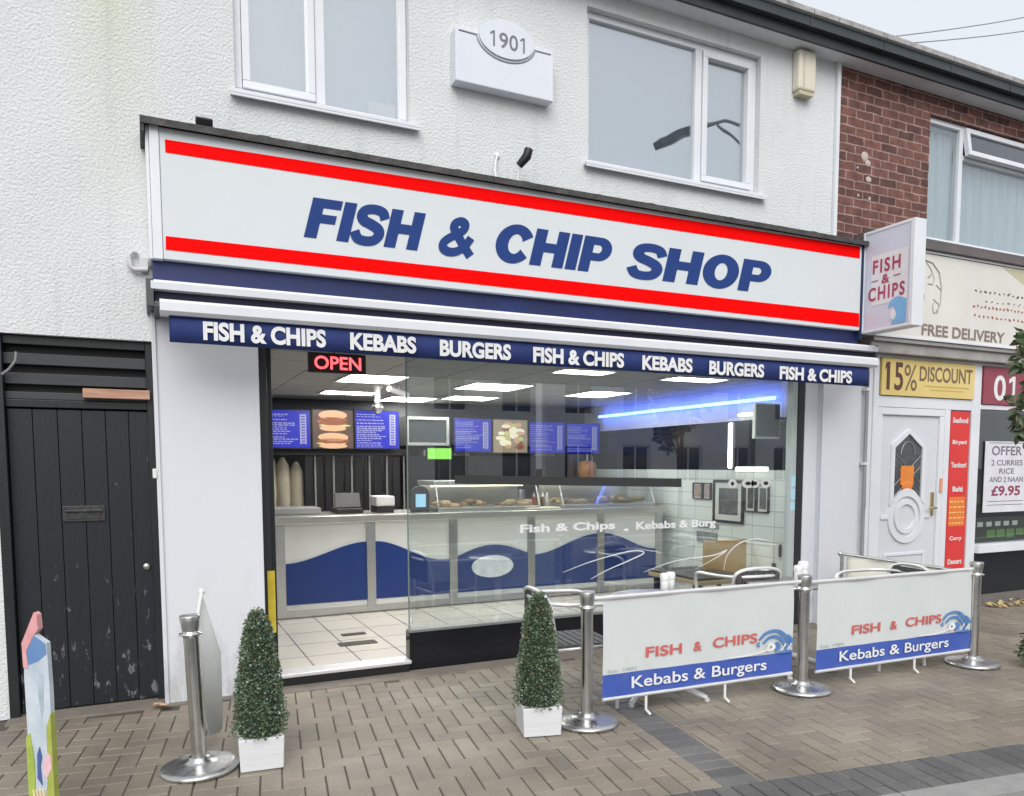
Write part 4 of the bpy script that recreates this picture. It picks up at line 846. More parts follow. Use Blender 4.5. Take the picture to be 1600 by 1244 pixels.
# ---- fallen leaves below the neighbouring window
rnd = random.Random(21); m = MB()
for k in range(110):
    x = 7.95 + rnd.random() ** 1.3 * 3; y = -0.12 - rnd.random() * 0.22; a = rnd.uniform(0, 6.28); s_ = rnd.uniform(.02, .055)
    c = Vector((x, y, 0.012 + rnd.uniform(0, .03))); U_ = Vector((math.cos(a), math.sin(a), rnd.uniform(-.6, .6))) * s_; V_ = Vector((-math.sin(a), math.cos(a), rnd.uniform(-.3, .6))) * s_ * .5
    m.add([c - U_, c + V_ + Vector((0, 0, .004)), c + U_, c - V_], [(0, 1, 2, 3)])
struct(m.obj('fallen_leaves', mat('dry_leaf', lin((226, 208, 150)), 0.8, c2=lin((170, 138, 84)), nscale=20)), 'stuff')
m = MB()
for k in range(5):
    a = rnd.uniform(0, 6.28); c = Vector((0.02 + rnd.uniform(-.05, .05), -0.17 + rnd.uniform(-.03, .03), 0.012 + .006 * k)); U_ = Vector((math.cos(a), math.sin(a), rnd.uniform(-.3, .5))) * .045; V_ = Vector((-math.sin(a), math.cos(a), .2)) * .02
    m.add([c - U_, c + V_, c + U_, c - V_], [(0, 1, 2, 3)])
tag(m.obj('crumpled_leaf', mat('orange_leaf', lin((196, 140, 96)), 0.8, c2=lin((230, 200, 170)), nscale=25)), 'crumpled orange brown leaf lying at the foot of the white pilaster', 'leaf')

# ---- overhead cables
for k, (a, b, la) in enumerate((((9.9, 3, 7.72), (16.5, 3, 10.05), 'upper of two thin overhead cables crossing the sky'), ((9.9, 3, 7.62), (16.5, 3, 9.72), 'lower of two thin overhead cables crossing the sky'))):
    m = MB(); a, b = Vector(a), Vector(b)
    m.tube([a.lerp(b, t / 14) - Vector((0, 0, 0.10 * math.sin(math.pi * t / 14))) for t in range(15)], 0.008, 6)
    tag(m.obj('overhead_cable', mat('cable_grey', (0.30, 0.31, 0.33), 0.6)), la, 'cable', 'overhead cables')

# ================================================================ pavement furniture
# stanchions with a domed foot
def make_stanchion():
    t = thing('barrier_post', 'x', 'barrier post', (0, 0, 0), 'steel barrier posts')
    m = MB(); m.lathe([(0.0001, 0.0), (0.182, 0.0), (0.186, 0.012), (0.180, 0.022), (0.15, 0.030), (0.09, 0.040), (0.05, 0.052), (0.05, 0.066), (0.0001, 0.066)], seg=48); m.obj('foot', mat('scuffed_steel', (0.66, 0.66, 0.65), 0.30, 1.0, c2=(0.50, 0.50, 0.50), nscale=16, rvar=0.12, bump=0.05, bscale=20), t)
    m = MB(); m.lathe([(0.036, 0.05), (0.036, 0.66), (0.0365, 0.665), (0.040, 0.676), (0.053, 0.679), (0.053, 0.686), (0.038, 0.69), (0.0365, 0.70)], seg=24); m.obj('post', CHROME, t)
    m = MB(); m.lathe([(0.0365, 0.695), (0.039, 0.70), (0.0475, 0.768), (0.045, 0.774), (0.0001, 0.776)], seg=24); 
    m.obj('collar', STEEL, t)
    return t
sp = make_stanchion(); spots = [((0.185, -1.30), 'steel post standing alone in front of the left white pilaster'), ((2.262, -1.545), 'steel post right of the topiary, holding the left end of the barrier'), ((3.895, -1.60), 'steel post between the two lettered barrier banners'), ((5.56, -1.66), 'steel post at the right end of the lettered barriers')]
for i, (q, la) in enumerate(spots):
    if i == 0: sp.location = (*q, 0.003); sp['label'] = la; sp.rotation_euler = (0, R(-1.8), 0)
    else: dup(sp, (*q, 0.003), la, 0)
# the left post leans a touch
# lettered banners between posts
BANW = mat('banner_white', lin((207, 212, 212)), 0.6, c2=lin((199, 205, 205)), nscale=1.2)
BANB = mat('banner_blue', lin((66, 94, 178)), 0.6, c2=lin((58, 84, 166)), nscale=2)
grime(BANW, 0.0, 0.6, (0.42, 0.40, 0.36), 0.5, (9, 9, 5), 0.5, 0.75); grime(BANB, 0.0, 0.5, (0.20, 0.22, 0.28), 0.5, (9, 9, 5), 0.5, 0.75)
BTXT = mat('banner_red', lin((206, 102, 98)), 0.6)
WAVEB = mat('banner_wave', lin((96, 140, 192)), 0.6, c2=lin((74, 116, 176)), nscale=20)
def banner(A, B, zt, zb, label, seed):
    A, B = Vector(A), Vector(B); U = (B - A).normalized(); L = (B - A).length; Nn = U.cross(Vector((0, 0, 1))); Zv = Vector((0, 0, 1))
    mid = (A + B) / 2; t = thing('barrier_banner', label, 'barrier', (mid.x, mid.y, 0.0), 'lettered barrier banners')
    r = random.Random(seed); p1, p2 = r.uniform(0, 6), r.uniform(0, 6)
    def P(u, v, k=0): # v 0..1 bottom to top; a slight belly in the cloth
        b = 0.002 * math.sin(math.pi * v) * math.sin(u / L * math.pi) + 0.005 * math.sin(u * 9 + p1 + v * 2) * v + 0.003 * math.sin(u * 17 + v * 5 + p2)
        return A + U * u + Zv * (zb + (zt - zb) * v) + Nn * (b + k)
    vb = 0.245; nu = 48
    for nm, v0, v1, mt in (('banner', vb, 1.0, BANW), ('blue_hem', 0.0, vb, BANB)):
        m = MB(); nv = 8
        vs = [P(L * i / nu, v0 + (v1 - v0) * j / nv) for j in range(nv + 1) for i in range(nu + 1)]
        m.add(vs, [(j * (nu + 1) + i, j * (nu + 1) + i + 1, (j + 1) * (nu + 1) + i + 1, (j + 1) * (nu + 1) + i) for j in range(nv) for i in range(nu)], False)
        o = m.obj(nm, mt, t)
        if nm == 'banner': main = o
        else: hem = o
    def letters(body, u0, u1, v0, v1, off, k=0.008):
        vs, fs = text_geo(body, off, 0.0, 1.0); mm = MB(); mm.add([P(u0 + (u1 - u0) * a, v0 + (v1 - v0) * b, k) for a, b in vs], fs); return mm
    letters('FISH', L * .205, L * .385, .375, .482, .02).obj('lettering', BTXT, main); letters('&', L * .445, L * .487, .38, .48, .02).obj('lettering', BTXT, main); letters('CHIPS', L * .545, L * .79, .39, .497, .02).obj('lettering', BTXT, main)
    letters('Est. 1901', L * .02, L * .16, .268, .30, .008).obj('small_lettering', mat('banner_pale_grey', lin((182, 184, 184)), 0.6), main)
    letters('Kebabs & Burgers', L * .135, L * .845, .045, .20, .013).obj('lettering', WHITEV, hem)
    # curling wave at the right end
    def strokes(lst, k, nm, mt, par):
        mm = MB(); kk = 0
        for path, w in lst:
            p = cat_spline(path, 8); n = len(p)
            for q in ribbon(p, [w * (0.35 + 0.65 * math.sin(math.pi * (0.08 + 0.84 * i / (n - 1)))) for i in range(n)]):
                mm.add([P(L * 0.80 + x, vb + y, k + 0.00005 * kk) for x, y in q], [(0, 1, 2, 3)]); kk += 1
        mm.obj(nm, mt, par)
    strokes([([(0.0, 0.17), (0.06, 0.24), (0.15, 0.25), (0.22, 0.18), (0.27, 0.06)], 0.035), ([(0.03, 0.13), (0.09, 0.19), (0.16, 0.18), (0.21, 0.11), (0.24, 0.02)], 0.035), ([(0.14, 0.02), (0.16, 0.08), (0.14, 0.13)], 0.04), ([(0.23, 0.20), (0.26, 0.15), (0.28, 0.10)], 0.03), ([(0.0, 0.15), (-0.015, 0.13), (0.0, 0.10)], 0.02), ([(0.16, 0.012), (0.22, 0.015), (0.28, 0.012)], 0.03)], 0.009, 'wave_mark', WAVEB, main)
    strokes([([(0.06, 0.06), (0.09, 0.12), (0.12, 0.08), (0.09, 0.05), (0.05, 0.06)], 0.03), ([(0.18, 0.03), (0.21, 0.08), (0.215, 0.11)], 0.013), ([(0.23, 0.03), (0.255, 0.07), (0.265, 0.10)], 0.013), ([(-0.25, 0.02), (-0.1, 0.022), (0.02, 0.045), (0.08, 0.07)], 0.022)], 0.013, 'wave_foam', WHITEV, main)
    m = MB(); m.tube([A - U * 0.065 + Zv * (zt + 0.006), B + U * 0.05 + Zv * (zt + 0.006)], 0.014, 10); m.obj('top_rail', ALU, t)
    m = MB(); m.tube([A + U * 0.0 + Zv * zb, B + Zv * zb], 0.011, 10); m.obj('bottom_rail', ALU, t)
    for s_ in (0.21, 0.62):
        m = MB(); m.tube([A + U * L * s_ + Zv * (zb - 0.005), A + U * L * s_ + Zv * 0.035 - Nn * 0.0, A + U * (L * s_ + 0.02) + Zv * 0.006 + Nn * 0.02], 0.009, 8); m.obj('peg_foot', WHITEPL, t)
banner((2.36, -1.56, 0), (3.80, -1.60, 0), 0.728, 0.130, 'left lettered barrier banner, FISH & CHIPS in red over a blue hem, beside the topiary', 1)
banner((4.005, -1.61, 0), (5.52, -1.655, 0), 0.720, 0.115, 'right lettered barrier banner, FISH & CHIPS in red over a blue hem, before the white door', 2)
# plain side banners
sb_ = thing('side_barrier', 'plain cream return barrier running from the right end post back to the wall', 'barrier', (5.62, -0.9, 0))
m = MB(); n = 20
vs = []
for i in range(n + 1):
    y = -1.58 + 1.16 * i / n; x = 5.575 + 0.05 * i / n; sag = 0.02 * math.sin(i / n * 3.14); vs += [(x + 0.006 * math.sin(i), y, 0.68 + 0.0 * i), (x + 0.012 * math.sin(i * .7), y, 0.12 + sag)]
m.add(vs, [(2 * i, 2 * i + 1, 2 * i + 3, 2 * i + 2) for i in range(n)], True); o = m.obj('banner', mat('cream_cloth', lin((222, 220, 208)), 0.7, c2=lin((206, 204, 192)), nscale=3), sb_); o.modifiers.new('thickness', 'SOLIDIFY').thickness = 0.002
m = MB(); m.tube([(5.572, -1.62, 0.69), (5.63, -0.36, 0.70)], 0.013, 10); m.ball((5.63, -0.35, 0.70), 0.022); m.obj('top_rail', STEEL, sb_)
m = MB(); m.tube([(5.63, -0.37, 0.70), (5.63, -0.37, 0.0)], 0.016, 10); m.obj('end_post', STEEL, sb_)
lb = thing('side_barrier', 'plain white barrier sheet hanging behind the lone left steel post', 'barrier', (0.26, -0.9, 0))
m = MB(); n = 16; vs = []
for i in range(n + 1):
    t_ = i / n; y = -1.26 + 0.58 * t_; x = 0.20 + 0.145 * t_ ** 1.2; bow = 0.02 * math.sin(t_ * 3.14)
    vs += [(x - 0.03 - 0.055 * t_, y, 0.70 + 0.06 * t_), (x + bow, y, 0.40 + 0.03 * t_), (x + 0.03 * (1 - t_) + bow * 1.6, y, 0.10 - 0.085 * math.sin(t_ * 2.2) + 0.05)]
m.add(vs, [f for i in range(n) for f in ((3 * i, 3 * i + 1, 3 * i + 4, 3 * i + 3), (3 * i + 1, 3 * i + 2, 3 * i + 5, 3 * i + 4))], True)
o = m.obj('banner', mat('grey_white_cloth', lin((214, 216, 212)), 0.7, c2=lin((196, 198, 194)), nscale=3), lb); o.modifiers.new('thickness', 'SOLIDIFY').thickness = 0.002
m = MB(); m.tube([(0.185, -1.27, 0.71), (0.25, -0.68, 0.79)], 0.012, 10); m.ball((0.252, -0.67, 0.79), 0.02); m.obj('top_rail', WHITEPL, lb)

# ---- topiary cones in square white pots
def make_topiary(seed):
    t = thing('topiary', 'x', 'potted plant', (0, 0, 0), 'topiary cones by the door'); rnd = random.Random(seed)
    m = MB(); m.obox(Matrix.Translation((0, 0, 0.082)), 0.108, 0.108, 0.082); 
    m.v = [(x * (0.94 + 0.06 * z / 0.165), y * (0.94 + 0.06 * z / 0.165), z) for x, y, z in m.v]
    m.obj('pot', mat('pot_white', lin((224, 226, 230)), 0.45, c2=lin((206, 208, 210)), nscale=4, bump=0.15, bscale=30, stretch=(0.5, 0.5, 5)), t, bevel=0.006)
    z0, z1 = 0.155, 0.785
    rad = lambda z: 0.100 * (1 - (z - z0) / (z1 - z0)) ** 0.75 * 0.9 + 0.018 + (0.022 if z < 0.7 else 0.022 * max(0, (z1 - z) / (z1 - 0.7)))
    m = MB(); m.lathe([(0.0001, z0 - 0.01)] + [(rad(z0 + (z1 - z0) * k / 12) * 0.80, z0 + (z1 - z0) * k / 12 * 0.98) for k in range(13)] + [(0.0001, z1 - 0.01)], seg=20); m.obj('core', mat('dark_twigs', (0.030, 0.048, 0.028), 0.9), t)
    m = MB(); cols = []
    for k in range(9000):
        f = rnd.random() ** 0.8; z = z0 + (z1 - z0) * f * 1.0; a = rnd.uniform(0, 6.2832)
        if rnd.random() > rad(z) / 0.15 + 0.12: continue
        lump = 1 + 0.05 * math.sin(a * 5 + z * 30) + 0.04 * math.sin(a * 9 - z * 55)
        r_ = rad(z) * lump * (0.80 + 0.26 * rnd.random()); c = Vector((r_ * math.cos(a), r_ * math.sin(a), z + rnd.uniform(-.01, .01)))
        out = Vector((math.cos(a) * .55 + rnd.uniform(-.7, .7), math.sin(a) * .55 + rnd.uniform(-.7, .7), rnd.uniform(-.3, 1.0))).normalized(); sd = out.cross(Vector((rnd.uniform(-1, 1), rnd.uniform(-1, 1), rnd.uniform(-1, 1)))).normalized()
        ll = rnd.uniform(.010, .017); ww = ll * .42; nn = out.cross(sd) * (ww * 0.3)
        m.add([c, c + out * ll * .5 + sd * ww + nn, c + out * ll, c + out * ll * .5 - sd * ww + nn], [(0, 1, 2, 3)])
        b = rnd.uniform(.7, 1.3); g = rnd.choice(((0.090, 0.150, 0.085), (0.115, 0.185, 0.110), (0.150, 0.220, 0.145), (0.075, 0.125, 0.070), (0.26, 0.33, 0.25), (0.16, 0.15, 0.07)))
        cols.append(tuple(x * b for x in g))
    fm = bpy.data.materials.get('topiary_leaf')
    if not fm:
        fm = mat('topiary_leaf', (1, 1, 1), 0.45); at = fm.node_tree.nodes.new('ShaderNodeAttribute'); at.attribute_name = 'tint'; fm.node_tree.links.new(at.outputs['Color'], fm.node_tree.nodes['Principled BSDF'].inputs['Base Color'])
    m.obj('foliage', fm, t, colors=cols); return t
a = make_topiary(1); a.location = (0.468, -1.36, 0.003); a.rotation_euler = (0, 0, R(-4)); a['label'] = 'green topiary cone in a white pot, left of the open shop doorway'
a = make_topiary(2); a.scale = (1.04, 1.04, 1.0); a.location = (1.952, -1.535, 0.003); a.rotation_euler = (0, 0, R(-14)); a['label'] = 'green topiary cone in a white pot, beside the lettered barriers'

# ---- tables and chairs
def make_table():
    t = thing('cafe_table', 'x', 'table', (0, 0, 0), 'tables behind the barrier')
    m = MB(); m.lathe([(0.0001, 0.625), (0.285, 0.625), (0.292, 0.632), (0.29, 0.643), (0.0001, 0.645)], seg=36); m.obj('tabletop', STEEL, t)
    m = MB(); m.lathe([(0.03, 0.06), (0.03, 0.622)], seg=16); m.obj('column', ALU, t)
    for k in range(4):
        an = R(-58 + 90 * k); m = MB(); dx, dy = math.cos(an), math.sin(an)
        m.tube([(dx * .02, dy * .02, 0.11), (dx * .16, dy * .16, 0.075), (dx * .36, dy * .36, 0.022)], [0.026, 0.022, 0.017], 10); m.lathe([(0.018, 0.0), (0.018, 0.02)], (dx * .36, dy * .36, 0.0), 10); m.obj('foot', ALU, t)
    return t
ta = make_table(); ta.location = (2.975, -1.215, 0.003); ta['label'] = 'round metal table behind the left lettered banner'
tb = dup(ta, (4.20, -1.13, 0.003), 'round metal table behind the middle steel post', R(20))
def make_chair():
    t = thing('cafe_chair', 'x', 'chair', (0, 0, 0), 'aluminium chairs behind the barrier')     # faces -Y
    m = MB(); P = [(-0.23, -0.20, 0.0), (-0.235, -0.20, 0.40), (-0.25, -0.21, 0.60), (-0.26, -0.16, 0.655), (-0.265, 0.0, 0.665), (-0.25, 0.14, 0.668), (-0.17, 0.235, 0.67), (0, 0.265, 0.672)]
    P = P + [(-x, y, z) for x, y, z in reversed(P[:-1])]; Q = []
    for i in range(len(P) - 1):
        p0, p1, p2, p3 = [Vector(P[k]) for k in (max(i - 1, 0), i, i + 1, min(i + 2, len(P) - 1))]
        for k in range(6):
            s = k / 6; Q.append(0.5 * ((2 * p1) + (p2 - p0) * s + (2 * p0 - 5 * p1 + 4 * p2 - p3) * s * s + (3 * p1 - p0 - 3 * p2 + p3) * s ** 3))
    Q.append(Vector(P[-1])); m.tube(Q, 0.0125, 10); m.obj('arm_frame', ALU, t)
    m = MB(); P = [(-0.20, 0.23, 0.0), (-0.20, 0.20, 0.38), (-0.20, 0.225, 0.60), (-0.19, 0.25, 0.69), (-0.12, 0.265, 0.725), (0, 0.27, 0.735)]; P = P + [(-x, y, z) for x, y, z in reversed(P[:-1])]; Q = []
    for i in range(len(P) - 1):
        p0, p1, p2, p3 = [Vector(P[k]) for k in (max(i - 1, 0), i, i + 1, min(i + 2, len(P) - 1))]
        for k in range(6):
            s = k / 6; Q.append(0.5 * ((2 * p1) + (p2 - p0) * s + (2 * p0 - 5 * p1 + 4 * p2 - p3) * s * s + (3 * p1 - p0 - 3 * p2 + p3) * s ** 3))
    Q.append(Vector(P[-1])); m.tube(Q, 0.0125, 10); m.obj('back_frame', ALU, t)
    m = MB(); m.tube([(-.21, -.2, .395), (.21, -.2, .395), (.205, .2, .385), (-.205, .2, .385)], 0.012, 8, closed=True); m.obj('seat_frame', ALU, t)
    WV = mat('dark_woven_strap', (0.03, 0.03, 0.032), 0.5, c2=(0.10, 0.10, 0.10), nscale=60)
    m = MB()
    for k in range(9): x = -.19 + k * .0475; m.box(x - .021, x + .021, -.20, .20, .402, .407)
    for k in range(8): y = -.18 + k * .05; m.box(-.20, .20, y - .018, y + .018, .4075, .411)
    m.obj('seat', WV, t)
    m = MB()
    for k in range(8): x = -.165 + k * .047; m.box(x - .02, x + .02, .252, .258, .48, .712)
    for k in range(5): z = .50 + k * .048; m.box(-.19, .19,   .247, .2515, z - .018, z + .018)
    m.obj('woven_back', WV, t)
    return t
c1 = make_chair(); c1.location = (2.40, -1.14, 0.003); c1.rotation_euler = (0, 0, R(84)); c1['label'] = 'aluminium chair with black woven seat just right of the right topiary'
dup(c1, (4.12, -0.72, 0.003), 'aluminium chair whose curved back shows above the left banner, before the shop window', R(172))
dup(c1, (5.00, -1.30, 0.003), 'aluminium chair whose arms just show above the right banner', R(-100))
# shakers on the tables
def shaker(x, y, z, la, s=1.0):
    t = thing('shaker', la, 'shaker', (x, y, z), 'white shakers on the tables')
    m = MB(); m.lathe([(0.0001, 0.0), (0.026 * s, 0.0), (0.026 * s, 0.07 * s), (0.022 * s, 0.078 * s)], (x, y, z), 16); m.obj('body', WHITEPL, t)
    m = MB(); m.lathe([(0.028 * s, 0.076 * s), (0.030 * s, 0.10 * s), (0.024 * s, 0.116 * s), (0.0001, 0.12 * s)], (x, y, z), 16); m.obj('lid', WHITEPL, t)
shaker(3.115, -1.13, 0.649, 'left one of two white shakers on the table behind the left banner', 1.1); shaker(3.185, -1.10, 0.649, 'right one of two white shakers on the table behind the left banner', 1.1)
shaker(4.225, -1.22, 0.649, 'shorter white shaker on the table behind the middle steel post', 1.1); shaker(4.295, -1.20, 0.649, 'taller white shaker on the table behind the middle steel post', 1.3)

# ---- lolly-shaped pavement sign at the left edge
ls = thing('pavement_sign', 'narrow pavement board with angled red and blue top and green foot', 'sign', (-0.43, -1.72, 0))
ax = Vector((0.85, -0.42, 0)).normalized()
def lolly(nm, poly, c, k=0.0, d_=0.03, c2=None):
    m = MB(); O = Vector((-0.43, -1.72, 0)) + Vector((ax.y, -ax.x, 0)) * (d_ / 2 + k); m.prism(poly, O - Vector((ax.y, -ax.x, 0)) * 0.0, tuple(-ax), (0, 0, 1), d_ + 2 * k); return m.obj(nm, mat('lolly_' + nm, lin(c), 0.5, c2=lin(c2) if c2 else None, nscale=9), ls, bevel=0.004)
lolly('white_board', [(-0.050, 0.10), (0.046, 0.10), (0.050, 0.66), (0.044, 0.76), (0.0, 0.825), (-0.048, 0.79), (-0.052, 0.60)], (212, 219, 224), 0, 0.026, (166, 182, 196))
lolly('blue_top', [(-0.047, 0.745), (-0.01, 0.715), (0.030, 0.70), (0.034, 0.755), (0.0, 0.82), (-0.044, 0.787)], (112, 146, 190), 0.0015, 0.026, (92, 128, 180))
lolly('red_top', [(0.030, 0.685), (0.050, 0.69), (0.052, 0.79), (-0.004, 0.915), (-0.016, 0.905), (-0.018, 0.845), (0.002, 0.822), (0.036, 0.755)], (208, 130, 134), 0.003, 0.026, (226, 176, 176))
lolly('grey_print', [(-0.030, 0.66), (-0.012, 0.67), (-0.004, 0.58), (-0.014, 0.47), (-0.024, 0.52)], (150, 164, 180), 0.001, 0.026, (190, 202, 210))
lolly('green_left', [(0.026, 0.0), (0.054, 0.0), (0.054, 0.40), (0.036, 0.42), (0.024, 0.30)], (186, 200, 100), 0.0025, 0.028, (140, 164, 66))
lolly('green_right', [(-0.052, 0.0), (-0.010, 0.0), (-0.016, 0.14), (-0.030, 0.24), (-0.032, 0.44), (-0.052, 0.50)], (182, 196, 96), 0.0025, 0.028, (146, 150, 70))
lolly('blue_print', [(-0.004, 0.20), (0.014, 0.23), (0.010, 0.33), (0.0, 0.36), (-0.008, 0.32), (0.0, 0.28)], (78, 98, 152), 0.004, 0.027)
lolly('pink_print', [(-0.046, 0.27), (-0.026, 0.23), (-0.012, 0.25), (-0.016, 0.30), (-0.034, 0.34), (-0.046, 0.32)], (206, 132, 150), 0.0045, 0.027, (236, 214, 220))
for q in range(4): lolly('pale_stripe', [(-0.034 + .013 * q, 0.03), (-0.026 + .013 * q, 0.03), (-0.002 + .013 * q, 0.18), (-0.010 + .013 * q, 0.18)], (228, 214, 172), 0.004, 0.029)

# ---- young tree just beyond the right edge: only the leaf tips reach in
def leafy(name, label, cat, base, clumps, trunk, n, seed, ls_=0.06):
    t = thing(name, label, cat, base); rnd = random.Random(seed)
    m = MB()
    for P, r in trunk: m.tube(P, r, 8)
    m.obj('trunk', mat('bark', (0.10, 0.075, 0.055), 0.9, c2=(0.05, 0.04, 0.03), nscale=30, bump=0.5), t)
    m = MB(); cols = []
    for c, rad, cnt in clumps:
        for k in range(cnt):
            dv = Vector((rnd.gauss(0, 1), rnd.gauss(0, 1), rnd.gauss(0, 1))).normalized() * rad * rnd.random() ** 0.5; p = Vector(c) + dv
            U_ = (dv.normalized() + Vector((rnd.uniform(-.6, .6), rnd.uniform(-.6, .6), rnd.uniform(-.9, .3)))).normalized(); sd = U_.cross(Vector((rnd.uniform(-1, 1), rnd.uniform(-1, 1), rnd.uniform(-1, 1)))).normalized()
            L_ = ls_ * rnd.uniform(.7, 1.3); w_ = L_ * .30; nn = U_.cross(sd) * (w_ * .35)
            m.add([p, p + U_ * L_ * .3 + sd * w_ + nn, p + U_ * L_ * .7 + sd * w_ * .8 + nn, p + U_ * L_, p + U_ * L_ * .7 - sd * w_ * .8 + nn, p + U_ * L_ * .3 - sd * w_ + nn], [(0, 1, 2, 3), (0, 3, 4, 5)])
            g = rnd.choice(((0.08, 0.13, 0.055), (0.11, 0.155, 0.07), (0.06, 0.09, 0.045), (0.17, 0.20, 0.11), (0.20, 0.16, 0.11))); b = rnd.uniform(.7, 1.3); cols += [tuple(x * b for x in g)] * 2
    m.obj('crown', MATS['topiary_leaf'], t, colors=cols)
tx, ty = 5.80, -2.15
leafy('young_tree', 'young tree with drooping green leaves at the right edge of the pavement', 'tree', (tx, ty, 0),
      [((5.44, -2.02, 2.20), .085, 60), ((5.56, -2.05, 2.36), .13, 90), ((5.47, -2.02, 1.86), .10, 70), ((5.58, -2.05, 1.98), .12, 90), ((5.50, -2.02, 1.72), .06, 30), ((5.8, -2.15, 2.3), .35, 420), ((5.95, -2.25, 2.7), .35, 360), ((5.75, -2.2, 2.05), .22, 160)],
      [([(tx, ty, 0), (tx + .02, ty, 1.0), (tx + .03, ty, 1.9), (tx + .1, ty, 2.7)], [.03, .026, .02, .008]), ([(tx + .02, ty, 1.6), (5.62, -2.06, 2.0), (5.46, -2.02, 2.15)], [.012, .008, .003]), ([(tx + .02, ty, 1.5), (5.62, -2.05, 1.78), (5.48, -2.02, 1.84)], [.012, .008, .003]), ([(tx + .03, ty, 1.9), (5.66, -2.08, 2.3), (5.52, -2.03, 2.42)], [.012, .008, .003])], 0, 5, 0.075)
leafy('low_shrub', 'low green shrub growing on the pavement at the right edge', 'shrub', (5.90, -1.90, 0), [((5.88, -1.90, 0.10), .10, 120), ((5.95, -1.92, 0.18), .12, 160)], [([(5.92, -1.91, 0), (5.92, -1.91, .2)], [.012, .004])], 0, 8, 0.04)
# ================================================================ inside the shop
# ---- counter
ct = thing('serving_counter', 'long steel serving counter with wavy blue panels and an oval badge', 'counter', (3.2, 2.2, FZ))
CW = mat('counter_white', (0.82, 0.81, 0.76), 0.3, c2=(0.66, 0.68, 0.66), nscale=2.5, amount=0.9)
m = MB(); m.box(1.03, 5.30, 1.92, 2.55, 0.10, 0.965); m.obj('body', CW, ct)
m = MB(); m.box(1.03, 5.30, 1.94, 2.5, FZ, 0.099); m.obj('plinth', STEEL, ct)
m = MB(); m.box(0.98, 5.36, 1.86, 2.6, 0.966, 1.035); m.obj('worktop', mat('worktop_steel', (0.62, 0.61, 0.57), 0.3, 0.8, c2=(0.5, 0.49, 0.46), nscale=6), ct, bevel=0.008)
posts = [1.03, 1.875, 2.72, 3.60, 4.46, 5.24]
for p in posts:
    m = MB(); m.box(p, p + 0.085, 1.895, 1.919, 0.101, 0.965); m.obj('post', STEEL, ct, bevel=0.003)
BLUEP = mat('counter_blue', lin((28, 56, 122)), 0.35, c2=lin((24, 50, 112)), nscale=2)
def wave_panel(x0, x1, f):
    m = MB(); n = 24; P = [(x1, 0.215), (x0, 0.215)][::-1]
    top = [(x0 + (x1 - x0) * i / n, f(i / n)) for i in range(n + 1)]
    poly = [(x0, 0.215), (x1, 0.215)] + top[::-1]
    m.prism(poly, (0, 1.917, 0), (1, 0, 0), (0, 0, 1), 0.010); return m.obj('blue_panel', BLUEP, ct)
sg = lambda t: t * t * (3 - 2 * t)
wave_panel(1.118, 1.872, lambda t: 0.60 + 0.175 * sg(t)); wave_panel(1.963, 2.717, lambda t: 0.775 - 0.215 * sg(min(1, t * 1.1))); bp_ = wave_panel(2.808, 3.597, lambda t: 0.585 + 0.10 * math.sin(math.pi * t)); wave_panel(3.688, 4.457, lambda t: 0.56 + 0.19 * sg(t)); wave_panel(4.548, 5.237, lambda t: 0.75 - 0.20 * sg(t))
m = MB(); m.box(1.03, 5.32, 1.90, 1.919, 0.101, 0.16); m.obj('kick_rail', STEEL, ct)
m = MB(); m.prism([(3.195 + 0.235 * math.cos(2 * math.pi * k / 32), 0.462 + 0.115 * math.sin(2 * math.pi * k / 32)) for k in range(32)], (0, 1.906, 0), (1, 0, 0), (0, 0, 1), 0.005); m.obj('oval_badge', mat('badge_white', (0.85, 0.86, 0.86), 0.4, c2=(0.50, 0.58, 0.64), nscale=13), bp_)

# ---- hot cabinets on the counter
GLASSC = glass('cabinet_glass', tint=(0.93, 0.95, 0.95), lo=0.05, hi=0.6)
def cabinet(x0, x1, label, foods, dark):
    t = thing('hot_cabinet', label, 'food cabinet', ((x0 + x1) / 2, 2.3, 1.036), 'food cabinets on the counter')
    m = MB(); m.box(x0, x1, 1.95, 2.55, 1.036, 1.075); m.box(x0, x1, 2.52, 2.55, 1.075, 1.30); m.obj('base', STEEL, t, bevel=0.004)
    m = MB(); m.box(x0 - 0.01, x1 + 0.01, 2.05, 2.57, 1.30, 1.345); m.obj('top', mat('cabinet_top_steel', (0.66, 0.66, 0.64), 0.3, 0.7), t, bevel=0.004)
    m = MB()
    for x in (x0 + 0.01, x1 - 0.01): m.tube([(x, 1.96, 1.075), (x, 2.06, 1.31)], 0.010, 6)
    m.obj('corner_post', STEEL, t)
    m = MB(); m.add([(x0, 1.955, 1.076), (x1, 1.955, 1.076), (x1, 2.055, 1.30), (x0, 2.055, 1.30), (x0, 1.961, 1.076), (x1, 1.961, 1.076), (x1, 2.061, 1.30), (x0, 2.061, 1.30)], [(0, 1, 2, 3), (7, 6, 5, 4), (0, 4, 5, 1), (1, 5, 6, 2), (2, 6, 7, 3), (3, 7, 4, 0)]); m.obj('front_glass', GLASSC, t)
    m = MB(); m.box(x0 + 0.05, x1 - 0.05, 2.28, 2.32, 1.278, 1.299); m.obj('heat_lamp', emis('heat_lamp_glow', (1.0, 0.86, 0.66), 2.2), t)
    rnd = random.Random(int(x0 * 10)); m = MB()
    for k in range(foods):
        x = rnd.uniform(x0 + .08, x1 - .08); m.ball((x, rnd.uniform(2.02, 2.4), 1.085 + rnd.uniform(0, .04)), rnd.uniform(.04, .09), rnd.uniform(.03, .05), rnd.uniform(.02, .04), 9, 6)
    m.obj('food', mat('fried_food' if not dark else 'salad_food', (0.42, 0.24, 0.11) if not dark else (0.38, 0.20, 0.10), 0.6, c2=(0.60, 0.45, 0.28) if not dark else (0.30, 0.30, 0.14), nscale=16), t)
    return t
